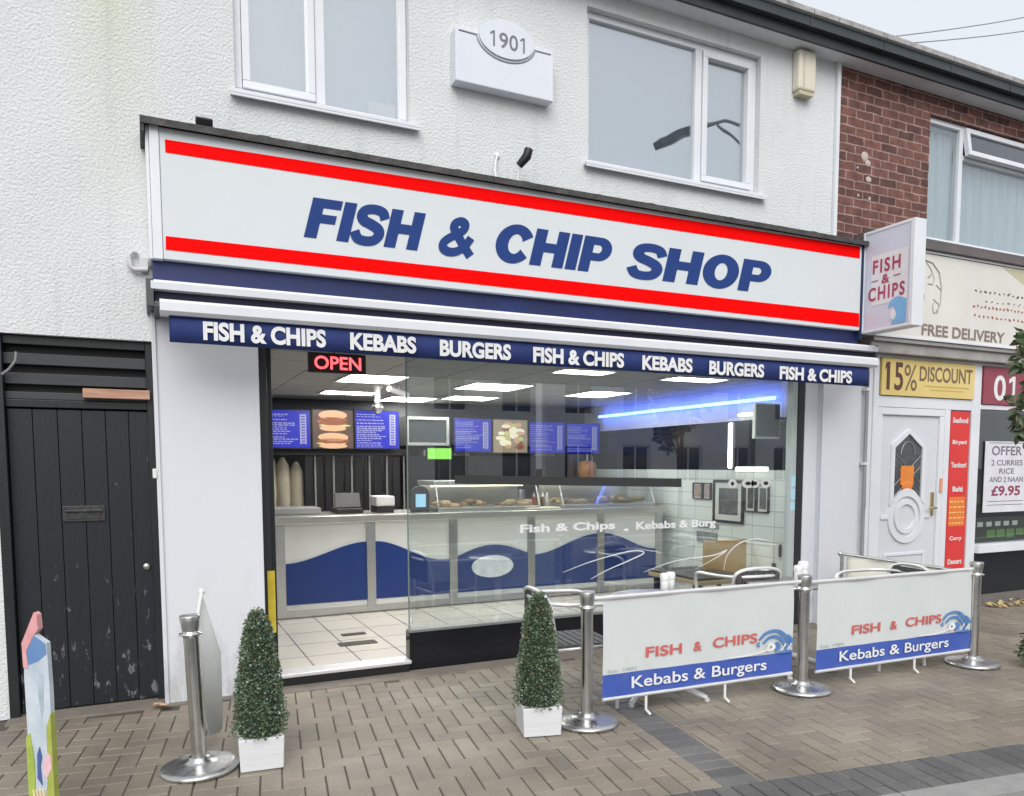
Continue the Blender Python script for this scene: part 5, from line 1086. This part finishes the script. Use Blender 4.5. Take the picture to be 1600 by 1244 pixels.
cabinet(2.62, 3.78, 'steel hot cabinet of fried food on the middle of the counter', 22, False)
cabinet(4.05, 5.26, 'glass fronted food cabinet at the right end of the counter', 34, True)
m = MB(); m.add([(3.60, 1.90, 1.04), (4.0, 1.90, 1.04), (4.0, 2.1, 1.04), (3.60, 2.1, 1.04), (3.60, 1.90, 1.055), (4.0, 1.90, 1.055), (4.0, 2.1, 1.055), (3.60, 2.1, 1.055)], [(0, 3, 2, 1), (4, 5, 6, 7), (0, 1, 5, 4), (1, 2, 6, 5), (2, 3, 7, 6), (3, 0, 4, 7)])
tag(m.obj('wrapping_paper', mat('cream_paper', (0.72, 0.68, 0.55), 0.8)), 'stack of cream wrapping paper on the counter between the food cabinets', 'paper')

# ---- tills and kiosk
def till(x, la):
    t = thing('till', la, 'till', (x, 2.25, 1.036), 'tills on the counter')
    m = MB(); m.box(x - .13, x + .13, 2.1, 2.4, 1.037, 1.085); m.obj('drawer', BLACKPL, t, bevel=0.006)
    m = MB(); m.obox(Matrix.Translation((x, 2.22, 1.16)) @ Matrix.Rotation(R(-18), 4, 'X'), .125, .012, .075); m.tube([(x, 2.26, 1.08), (x, 2.24, 1.14)], .02, 8); m.obj('screen_back', mat('till_grey', (0.10, 0.10, 0.105), 0.5), t, bevel=0.005)
till(1.77, 'black till on the left part of the counter')
pr = thing('receipt_printer', 'pale grey receipt printer on the counter right of the black till', 'printer', (2.12, 2.2, 1.036))
m = MB(); m.box(2.03, 2.22, 2.1, 2.36, 1.10, 1.20); m.obj('housing', mat('printer_grey', (0.55, 0.55, 0.54), 0.5), pr, bevel=0.014)
m = MB(); m.box(2.04, 2.21, 2.11, 2.35, 1.037, 1.099); m.obj('base', BLACKPL, pr)
ks = thing('card_kiosk', 'dark rounded tablet kiosk with a pale blue screen on the counter', 'kiosk', (2.47, 2.1, 1.036))
m = MB(); m.prism([(2.38, 1.037), (2.57, 1.037), (2.57, 1.22)] + [(2.475 + 0.095 * math.cos(R(a)), 1.22 + 0.075 * math.sin(R(a))) for a in range(15, 180, 15)] + [(2.38, 1.22)], (0, 2.12, 0), (1, 0, 0), (0, 0, 1), 0.05); m.obj('case', mat('kiosk_dark', (0.03, 0.033, 0.04), 0.4), ks)
m = MB(); m.box(2.425, 2.53, 2.062, 2.069, 1.085, 1.215); m.obj('screen', emis('kiosk_screen', (0.35, 0.65, 0.85), 0.7), ks)
tr = thing('steel_tray', 'low grey steel box at the left end of the counter', 'tray', (1.25, 2.3, 1.036))
m = MB(); m.box(1.06, 1.5, 2.15, 2.5, 1.037, 1.10); m.obj('box', mat('grey_box', (0.28, 0.28, 0.28), 0.5), tr, bevel=0.01)
gm = thing('order_screen', 'small glowing green order screen above the counter', 'screen', (2.87, 2.6, 1.346))
m = MB(); m.box(2.73, 3.02, 2.60, 2.64, 1.56, 1.70); m.tube([(2.87, 2.62, 1.34), (2.87, 2.62, 1.56)], .012, 8); m.obj('housing', BLACKPL, gm)
m = MB(); m.box(2.74, 3.01, 2.592, 2.599, 1.572, 1.688); m.obj('screen', emis('green_screen', (0.30, 0.75, 0.12), 0.8), gm)

# ---- back counter, dark curtain strips, hood
bk = thing('back_range', 'dark cooking range with steel hood along the back wall', 'range', (4.2, 3.7, FZ))
m = MB(); m.box(2.85, 5.4, 3.4, 3.89, FZ, 1.0); m.obj('body', mat('range_dark', (0.02, 0.02, 0.022), 0.4), bk)
m = MB(); m.box(2.80, 5.4, 3.55, 3.89, 1.20, 1.62); m.obj('splash_panel', mat('range_black', (0.008, 0.008, 0.010), 0.3), bk)
m = MB(); rnd = random.Random(6)
for k in range(9): x = 3.0 + k * .26; m.lathe([(0.05, 0), (0.055, .16), (0.05, .2)], (x, 3.5, 1.0), 10)
m.obj('steel_pot', STEEL, bk)
sc = thing('strip_curtain', 'dark strip curtain with pale gaps in the doorway behind the counter', 'curtain', (2.2, 3.6, FZ))
m = MB()
for k in range(11): x = 1.62 + k * .115; m.box(x, x + .085, 3.60 + .012 * (k % 2), 3.606 + .012 * (k % 2), .1, 1.62)
m.obj('strip', mat('strip_dark', (0.016, 0.016, 0.018), 0.35), sc)
m = MB()
for k in range(6): x = 1.72 + k * .21; m.box(x, x + .02, 3.58, 3.595, .1, 1.62)
m.obj('pale_edge', mat('strip_pale', (0.22, 0.22, 0.21), 0.4), sc)
m = MB(); m.box(1.2, 2.84, 3.55, 3.66, 1.625, 1.70); m.obj('head_rail', BLACKPL, sc)
dr_ = thing('hanging_sacks', 'cream sacks hanging in the dim back corner', 'sack', (1.4, 3.75, FZ))
m = MB()
for k in range(3): m.lathe([(0.0001, 0), (.07, .02), (.09, .35), (.075, .75), (.02, .85)], (1.24 + k * .15, 3.74, .80 - .05 * k), 14)
m.obj('sack', mat('sackcloth', (0.40, 0.36, 0.28), 0.9), dr_)
ov = thing('wall_oven', 'steel framed wall cabinet with dark glass between the menu screens', 'cabinet', (3.03, 3.55, 1.7))
m = MB(); frame_rect(m, 2.76, 3.30, 1.74, 2.08, 0.035, 3.42, 3.5); m.box(2.76, 3.30, 3.5, 3.85, 1.74, 2.08); m.obj('frame', STEEL, ov)
m = MB(); m.box(2.796, 3.264, 3.44, 3.45, 1.776, 2.044); m.obj('glass_front', mat('oven_glass', (0.05, 0.055, 0.06), 0.1), ov)

# ---- clutter: bottles, boxes, a spit, a fridge and a poster
BOT = (('red_sauce', (0.45, 0.03, 0.02)), ('yellow_sauce', (0.60, 0.42, 0.05)), ('brown_sauce', (0.10, 0.04, 0.02)), ('white_sauce', (0.65, 0.63, 0.56)))
wd_ = {'red_sauce': 'red', 'yellow_sauce': 'yellow', 'brown_sauce': 'brown', 'white_sauce': 'white'}
for k, (nm, c) in enumerate(BOT):
    t = thing('sauce_bottle', wd_[nm] + ' squeezy sauce bottle on the counter between the two food cabinets', 'bottle', (3.80 + .055 * k, 2.16, 1.036), 'sauce bottles on the counter')
    m = MB(); m.lathe([(0.0001, 0), (.022, 0), (.023, .10), (.016, .125)], (3.80 + .055 * k, 2.16, 1.0365), 12); m.obj('body', mat(nm, c, .35), t)
    m = MB(); m.lathe([(.017, .126), (.012, .14), (.004, .17)], (3.80 + .055 * k, 2.16, 1.0365), 10); m.obj('nozzle', WHITEPL, t)
for x, la in ((3.02, 'white takeaway box left on the range hood'), (3.42, 'white takeaway box in the middle of the range hood'), (4.62, 'white takeaway box at the right of the range hood')):
    t = thing('takeaway_box', la, 'box', (x, 3.7, 1.621), 'takeaway boxes on the range hood')
    m = MB(); m.box(x, x + .20, 3.57, 3.76, 1.621, 1.66); m.obj('tray', mat('foam_white', (0.55, 0.54, 0.50), .7), t, bevel=.006)
    m = MB(); m.box(x + .004, x + .196, 3.574, 3.756, 1.6605, 1.69); m.obj('lid', mat('foam_white', (0.55, 0.54, 0.50), .7), t, bevel=.008)
sp_ = thing('kebab_spit', 'brown kebab on an upright spit behind the right food cabinet', 'kebab', (4.95, 2.95, 1.0))
m = MB(); m.lathe([(.02, 1.06), (.05, 1.09), (.085, 1.28), (.115, 1.46), (.10, 1.54), (.02, 1.56)], (4.95, 2.95, 0), 20); m.obj('meat', mat('kebab_meat', (0.20, 0.09, 0.04), .5, c2=(0.34, 0.17, 0.08), nscale=14, bump=.5, bscale=30), sp_)
m = MB(); m.tube([(4.95, 2.95, .9), (4.95, 2.95, 1.64)], .012, 8); m.obj('spit', STEEL, sp_)
m = MB(); m.box(4.78, 5.12, 3.12, 3.16, 1.0, 1.64); m.obj('grill_back', mat('grill_steel', (0.30, 0.29, 0.28), .35, .8, c2=(0.16, 0.15, 0.15), nscale=10), sp_)
pw = thing('wall_poster', 'pale yellow picture poster on the back wall right of the menu screens', 'poster', (5.2, 3.38, 1.1))
m = MB(); m.box(5.02, 5.28, 3.36, 3.372, 1.30, 1.62); m.obj('sheet', mat('poster_pale', (0.52, 0.50, 0.34), .7, c2=(0.20, 0.22, 0.14), nscale=12), pw)
# ---- menu screens
SCB = emis('screen_blue', (0.012, 0.020, 0.46), 0.5); SCT = emis('screen_text', (0.46, 0.46, 0.70), 0.34); SCD = emis('screen_dim_blue', (0.10, 0.10, 0.42), 0.5)
BUN = emis('picture_bun', (0.70, 0.42, 0.24), 0.55); PAT = emis('picture_meat', (0.30, 0.10, 0.05), 0.5); SAL = emis('picture_salad', (0.55, 0.62, 0.22), 0.6); PALE = emis('picture_pale', (0.80, 0.72, 0.52), 0.75); TOM = emis('picture_tomato', (0.75, 0.18, 0.10), 0.6)
def menu(x0, x1, z0, z1, la, kind, seed, y=3.42):
    t = thing('menu_screen', la, 'menu screen', ((x0 + x1) / 2, y, z0), 'menu screens over the counter'); rnd = random.Random(seed)
    m = MB(); m.box(x0, x1, y, y + .05, z0, z1); m.obj('case', BLACKPL, t)
    m = MB(); m.box(x0 + .012, x1 - .012, y - .004, y - .0005, z0 + .012, z1 - .012)
    if kind == 'text':
        m.obj('screen', SCB, t); m = MB(); z = z1 - .05
        while z > z0 + .03:
            xx = x0 + .025; e_ = x0 + .025 + rnd.uniform(.3, .66) * (x1 - x0); hh = rnd.uniform(.006, .013)
            while xx < e_: w_ = rnd.uniform(.012, .05); m.box(xx, xx + w_, y - .007, y - .0045, z - hh, z); xx += w_ + .010
            z -= rnd.choice((.022, .022, .026, .036))
        m.obj('text_lines', SCT, t)
        m = MB(); m.box(x1 - .12, x1 - .05, y - .007, y - .0045, z0 + .05, z1 - .05); m.obj('price_column', SCT, t)
        m = MB(); z = z1 - .07
        while z > z0 + .06: m.box(x1 - .105, x1 - .065, y - .009, y - .0075, z - .012, z); z -= .03
        m.obj('prices', SCB, t)
    elif kind == 'burger':
        m.obj('screen', emis('screen_brown', (0.10, 0.06, 0.05), 0.6), t); cx = (x0 + x1) / 2; h = z1 - z0
        def ell(nm, mt, lst):
            m = MB()
            for k, (dx, zc, rx, rz) in enumerate(lst): m.prism([(cx + dx + rx * math.cos(2 * math.pi * i / 20), z0 + zc * h + rz * math.sin(2 * math.pi * i / 20)) for i in range(20)], (0, y - .005 - .0004 * k, 0), (1, 0, 0), (0, 0, 1), .002)
            m.obj(nm, mt, t)
        ell('bun', BUN, [(0, .86, .16, .055), (0, .53, .15, .035), (0.0, .30, .17, .05), (0, .08, .16, .03)]); ell('meat', PAT, [(0, .74, .17, .028), (0, .66, .165, .026), (0, .20, .18, .03)]); ell('salad', SAL, [(0.02, .60, .18, .014), (-.02, .14, .17, .012)]); ell('tomato', TOM, [(-.03, .695, .15, .012), (.04, .255, .13, .014)])
    else:
        m.obj('screen', emis('screen_tan', (0.35, 0.28, 0.18), 0.55), t); cx = (x0 + x1) / 2
        for nm, mt, n_ in (('bread', PALE, 10), ('salad', SAL, 7), ('meat', PAT, 7), ('filling', BUN, 6)):
            m = MB()
            for k in range(n_):
                px, pz = rnd.uniform(x0 + .10, x1 - .10), rnd.uniform(z0 + .07, z1 - .07); rx, rz = rnd.uniform(.03, .07), rnd.uniform(.02, .045)
                m.prism([(px + rx * math.cos(2 * math.pi * i / 12), pz + rz * math.sin(2 * math.pi * i / 12)) for i in range(12)], (0, y - .005 - .0003 * rnd.randint(0, 12), 0), (1, 0, 0), (0, 0, 1), .002)
            m.obj(nm, mt, t)
menu(1.19, 1.66, 1.69, 2.12, 'blue menu screen at the far left end of the menu screens', 'text', 1); menu(1.67, 2.14, 1.69, 2.13, 'menu screen showing two burgers', 'burger', 2); menu(2.15, 2.68, 1.69, 2.14, 'blue menu screen right of the burger picture', 'text', 3)
menu(3.36, 3.86, 1.66, 2.08, 'blue menu screen right of the steel wall cabinet', 'text', 4); menu(3.87, 4.36, 1.65, 2.08, 'menu screen showing wraps and salad', 'wrap', 5); menu(4.37, 4.90, 1.65, 2.06, 'blue menu screen right of the wrap picture', 'text', 6); menu(4.91, 5.42, 1.65, 2.05, 'blue menu screen at the far right end of the menu screens', 'text', 7)

# ---- ceiling lights
LP = emis('light_panel', (1.0, 0.98, 0.92), 15.0)
for i, (x0, x1, y0, y1, la) in enumerate(((1.58, 2.10, 1.18, 1.80, 'square ceiling light nearest the left window end'), (1.68, 2.25, 2.70, 3.05, 'square ceiling light above the burger menu screen'), (2.50, 3.05, 3.10, 3.70, 'square ceiling light at the back, above the wall cabinet'), (2.80, 3.42, 1.38, 1.98, 'square ceiling light over the middle of the counter'), (3.10, 3.66, 2.72, 3.20, 'square ceiling light behind the middle one, near the back'), (4.22, 4.72, 1.62, 2.25, 'square ceiling light over the right end of the counter'), (3.06, 3.55, 0.14, 0.40, 'narrow ceiling light close behind the valance, middle of the window'), (4.22, 4.80, 0.20, 0.48, 'narrow ceiling light close behind the valance, right part of the window'))):
    t = thing('ceiling_light', la, 'ceiling light', ((x0 + x1) / 2, (y0 + y1) / 2, 2.28), 'ceiling light panels')
    m = MB(); m.box(x0 + .012, x1 - .012, y0 + .012, y1 - .012, 2.272, 2.279); m.obj('diffuser', LP, t)
    m = MB(); 
    for a_, b_, c_, d_ in ((x0 - .01, x1 + .01, y0 - .01, y0 + .011), (x0 - .01, x1 + .01, y1 - .011, y1 + .01), (x0 - .01, x0 + .011, y0 + .011, y1 - .011), (x1 - .011, x1 + .01, y0 + .011, y1 - .011)): m.box(a_, b_, c_, d_, 2.268, 2.279)
    m.obj('frame', WHITEPL, t)
# ---- LED strip and bar lamps on the right wall
m = MB(); m.box(5.385, 5.40, 0.25, 3.4, 2.12, 2.15); tag(m.obj('light_strip', emis('led_blue', (0.07, 0.16, 1.0), 11.0)), 'glowing blue light strip along the top of the right inner wall', 'light strip')
for (y0, y1, z0, z1, la) in ((0.915, 0.955, 1.47, 1.93, 'upright white tube lamp on the dark panel of the right inner wall'), (0.40, 0.84, 1.44, 1.475, 'level white tube lamp below the dark wall panel'), (0.62, 0.82, 1.995, 2.02, 'short white tube lamp beside the television')):
    t = thing('tube_lamp', la, 'lamp', (5.46, (y0 + y1) / 2, z0), 'tube lamps on the right inner wall'); m = MB(); m.box(5.442, 5.462, y0, y1, z0, z1); m.obj('tube', emis('tube_white', (1, 0.98, 0.92), 5.0), t, bevel=0.008)
    m = MB(); m.box(5.4625, 5.469, y0 - .01, y1 + .01, z0 - .01, z1 + .01); m.obj('backplate', WHITEPL, t)
tv = thing('television', 'small wall television on a bracket by the right edge of the shop window', 'television', (5.1, 0.55, 1.7))
A = Matrix.Translation((5.26, 0.22, 1.91)) @ Matrix.Rotation(R(4), 4, 'Z')
m = MB(); m.obox(A, .165, .018, .165); m.obj('case', mat('tv_grey', (0.62, 0.63, 0.62), 0.4), tv, bevel=0.004)
m = MB(); m.obox(A @ Matrix.Translation((0, -.019, 0.003)), .150, .002, .148); m.obj('screen', mat('tv_screen', (0.10, 0.115, 0.12), 0.12), tv)
m = MB(); m.tube([(5.26, 0.24, 1.90), (5.36, 0.36, 1.90), (5.469, 0.36, 1.90)], .014, 8); m.obj('bracket', BLACKPL, tv)
# ---- framed pictures on the tiled wall
PB = mat('picture_dark', (0.025, 0.03, 0.032), 0.3, c2=(0.14, 0.145, 0.145), nscale=16, amount=0.35); PBR = mat('picture_red', (0.20, 0.06, 0.05), 0.4, c2=(0.40, 0.36, 0.33), nscale=20, amount=0.4)
def picture(y0, y1, z0, z1, la, bd=.018, mount=.04, im=PB, fm=BLACKPL):
    t = thing('framed_picture', la, 'picture', (5.46, (y0 + y1) / 2, z0), 'framed pictures on the tiled wall')
    m = MB()
    for a_, b_, c_, d_ in ((y0, y1, z0, z0 + bd), (y0, y1, z1 - bd, z1), (y0, y0 + bd, z0 + bd, z1 - bd), (y1 - bd, y1, z0 + bd, z1 - bd)): m.box(5.445, 5.469, a_, b_, c_, d_)
    m.obj('frame', fm, t)
    m = MB(); m.box(5.458, 5.468, y0 + bd, y1 - bd, z0 + bd, z1 - bd); m.obj('mount', mat('mount_white', (0.62, 0.63, 0.61), 0.5), t)
    m = MB(); m.box(5.455, 5.4575, y0 + bd + mount, y1 - bd - mount, z0 + bd + mount, z1 - bd - mount); m.obj('image', im, t)
picture(0.72, 1.18, 0.90, 1.345, 'largest black framed picture with a wide pale mount on the tiled wall', .025, .06)
picture(0.545, 0.70, 1.03, 1.31, 'narrow framed picture right of the largest one on the tiled wall', .012, .025); picture(0.37, 0.53, 1.03, 1.31, 'narrow framed picture nearest the window edge on the tiled wall', .012, .025)
picture(1.36, 1.52, 1.13, 1.31, 'small framed red picture at the inner end of the tiled wall', .012, .012, PBR); picture(1.22, 1.345, 1.13, 1.31, 'small framed picture between the red one and the largest one', .012, .012, PBR)
nb_ = thing('wall_notice', 'dark landscape notice below the largest framed picture on the tiled wall', 'notice', (5.46, 1.25, 0.66))
m = MB(); m.box(5.455, 5.469, 1.10, 1.45, 0.82, 0.87); m.box(5.455, 5.469, 1.12, 1.45, 0.66, 0.78); m.obj('board', mat('notice_dark', (0.09, 0.10, 0.11), 0.5, c2=(0.3, 0.31, 0.31), nscale=14), nb_)
wb = MB(); wb.box(5.455, 5.469, 0.20, 0.225, 0.62, 0.74); wb.box(5.455, 5.469, 0.27, 0.31, 0.50, 0.55); tag(wb.obj('wall_switch', mat('switch_dark', (0.08, 0.08, 0.08), 0.5)), 'small dark switches low on the tiled wall near the window edge', 'switch')
# ---- cctv dome and camera
cd = thing('dome_camera', 'white dome camera with bracket hanging from the ceiling by the menu screens', 'camera', (2.05, 2.0, 2.28))
m = MB(); m.lathe([(0.05, 0), (0.05, -.02), (0.03, -.05), (0.03, -.17)], (2.03, 2.0, 2.278), 14); m.obj('stem', WHITEPL, cd)
m = MB(); m.ball((2.03, 2.0, 2.06), .055, .055, .06, 14, 8); m.obj('dome', STEEL, cd)
bc = thing('bullet_camera', 'white bullet camera on a bracket under the shop ceiling', 'camera', (2.25, 1.9, 2.28))
m = MB(); m.tube([(2.10, 1.85, 2.235), (2.33, 2.0, 2.19)], .032, 12); m.obj('body', WHITEPL, bc); m = MB(); m.tube([(2.22, 1.92, 2.278), (2.22, 1.92, 2.22)], .015, 8); m.obj('stem', WHITEPL, bc)
# ---- OPEN sign
os_ = thing('open_sign', 'black box sign with glowing red letters OPEN hanging behind the shop glass', 'sign', (1.22, 0.12, 2.15))
m = MB(); m.box(1.025, 1.425, 0.11, 0.14, 2.145, 2.285 - 0.006); m.obj('case', mat('open_case', (0.020, 0.006, 0.008), 0.4), os_)
m = MB(); wall_text(m, 'OPEN', 1.065, 1.39, 2.168, 2.258, 0.1085, off=0.012); m.obj('lettering', emis('open_red', (1.0, 0.06, 0.07), 2.6), os_)
# ---- inside table and wooden chair
it = thing('dining_table', 'dark topped wooden table just inside the right part of the window', 'table', (4.74, 0.53, FZ))
m = MB(); m.box(4.46, 5.02, 0.17, 0.90, 0.455, 0.48); m.obj('tabletop', mat('table_dark', (0.05, 0.045, 0.04), 0.4), it, bevel=0.005)
m = MB(); m.box(4.44, 5.04, 0.15, 0.92, 0.415, 0.4545); m.obj('edging', mat('table_tan', (0.36, 0.27, 0.16), 0.5), it, bevel=0.005)
for x, y in ((4.50, .22), (4.98, .22), (4.50, .85), (4.98, .85)): m = MB(); m.box(x - .025, x + .025, y - .025, y + .025, FZ, .4145); m.obj('leg', BLACKPL, it)
wc = thing('wooden_chair', 'tan slat backed chair inside the shop beside the tiled wall', 'chair', (5.2, 0.45, FZ))
TAN = mat('tan_wood', lin((176, 140, 78)), 0.5, c2=lin((150, 116, 60)), nscale=4, stretch=(1, 1, 4))
m = MB(); m.box(5.07, 5.42, 0.25, 0.62, 0.36, 0.39); m.obj('seat', TAN, wc, bevel=0.006)
m = MB(); m.box(4.90, 5.43, 0.63, 0.665, 0.40, 0.755); 
for k in range(10): m.box(4.92 + k * .050, 4.945 + k * .050, 0.618, 0.6295, 0.67, 0.69)
m.obj('backrest', TAN, wc, bevel=0.006)
for x in (5.09, 5.40):
    for y in (0.27, 0.64): m = MB(); m.box(x - .018, x + .018, y - .018, y + .018, FZ, .3595 if y < .5 else .3995); m.obj('leg', TAN, wc)
dm = MB(); dm.box(1.42, 1.62, 0.98, 1.06, FZ + .0005, FZ + .006); tag(dm.obj('floor_drain', mat('dark_drain', (0.05, 0.045, 0.03), 0.6)), 'small dark drain cover farther inside the doorway, nearer the counter', 'drain cover')
dm = MB(); dm.box(1.32, 1.62, 0.62, 0.74, FZ + .0005, FZ + .006); tag(dm.obj('floor_drain', mat('dark_drain', (0.05, 0.045, 0.03), 0.6)), 'dark drain cover in the pale tiled floor inside the doorway', 'drain cover')

# ---- vinyl and a redaction bar on the shop glass
vg = thing('window_lettering', 'white words Fish & Chips - Kebabs & Burg across the lower shop glass', 'window lettering', (3.5, 0.028, 0.88))
m = MB()
for wd, a, b in (('Fish & Chips', 2.60, 3.47), ('-', 3.56, 3.60), ('Kebabs & Burg', 3.68, 4.52)):
    z = 0.958 - 0.025 * (a - 2.6) / 1.9
    m = MB(); wall_text(m, wd, a, b, z if wd != '-' else z + .03, z + (0.085 if wd != '-' else .012), 0.0285, off=0.028); m.obj('lettering', WHITEV, vg)
vs_ = thing('window_swooshes', 'thin white wave strokes low on the shop glass', 'window graphic', (3.8, 0.028, 0.55))
for k, P in enumerate((((2.98, .645), (3.25, .72), (3.62, .785), (3.76, .765), (3.62, .71), (3.4, .64), (3.24, .575)), ((3.76, .60), (4.1, .68), (4.5, .705), (4.65, .745), (4.55, .69), (4.30, .59)), ((4.62, .56), (4.66, .70), (4.80, .80), (5.0, .83), (5.2, .79)))):
    m = MB(); p = cat_spline(list(P), 8); n = len(p)
    for q in ribbon(p, [0.003 + 0.007 * math.sin(math.pi * i / (n - 1)) for i in range(n)]): m.add([(x, 0.0285, z) for x, z in q], [(0, 1, 2, 3)])
    m.obj('stroke', WHITEV, vs_)
m = MB(); m.add([(2.06, 0.0275, 1.365), (4.14, 0.0275, 1.312), (4.14, 0.0275, 1.385), (2.06, 0.0275, 1.43), (2.06, 0.0285, 1.365), (4.14, 0.0285, 1.312), (4.14, 0.0285, 1.385), (2.06, 0.0285, 1.43)], [(3, 2, 1, 0), (4, 5, 6, 7)][:1] + [(0, 1, 2, 3)][:0])
m.f = [(0, 1, 2, 3)]; m.sm = [False]; m.mi = [0]
m.v = m.v[:4]
gb = MB(); gb.prism([(2.06, 1.365), (4.14, 1.312), (4.14, 1.385), (2.06, 1.43)], (0, 0.0295, 0), (1, 0, 0), (0, 0, 1), 0.0008)  # digital redaction bar over the lettering, built as a thin sheet, no real strip
tag(gb.obj('redaction_bar', mat('charcoal_bar', lin((52, 54, 54)), 0.6)), 'long charcoal redaction bar over the lettering across the middle of the shop glass', 'redaction bar')
bs = thing('window_stickers', 'column of pale blue stickers at the right edge of the shop glass', 'sticker', (5.39, -0.002, 1.06))
m = MB()
for z0, z1 in ((1.30, 1.40), (1.18, 1.28), (1.08, 1.16)): m.box(5.365, 5.42, -0.003, -0.0005, z0, z1)
m.obj('sticker', mat('pale_blue_sticker', lin((130, 196, 222)), 0.5, c2=lin((200, 224, 232)), nscale=30), bs)
hg = thing('round_stickers', 'row of round white stickers on the shop glass above the framed pictures', 'sticker', (4.9, 0.028, 1.31))
m = MB()
for x, w in ((4.70, .05), (4.88, .075), (4.965, .05), (5.09, .06)): m.prism([(x + w * math.cos(2 * math.pi * k / 20), 1.335 + .042 * math.sin(2 * math.pi * k / 20)) for k in range(20)], (0, 0.0292, 0), (1, 0, 0), (0, 0, 1), .0008)
m.obj('disc', mat('pale_sticker', (0.62, 0.64, 0.62), 0.5), hg)
m = MB()
for x, w in ((4.70, .02), (4.88, .035), (4.965, .02), (5.09, .03)): m.prism([(x + w * math.cos(2 * math.pi * k / 8), 1.335 + .018 * math.sin(2 * math.pi * k / 8)) for k in range(8)], (0, 0.0283, 0), (1, 0, 0), (0, 0, 1), .0005)
m.obj('print', BLACKPL, hg)
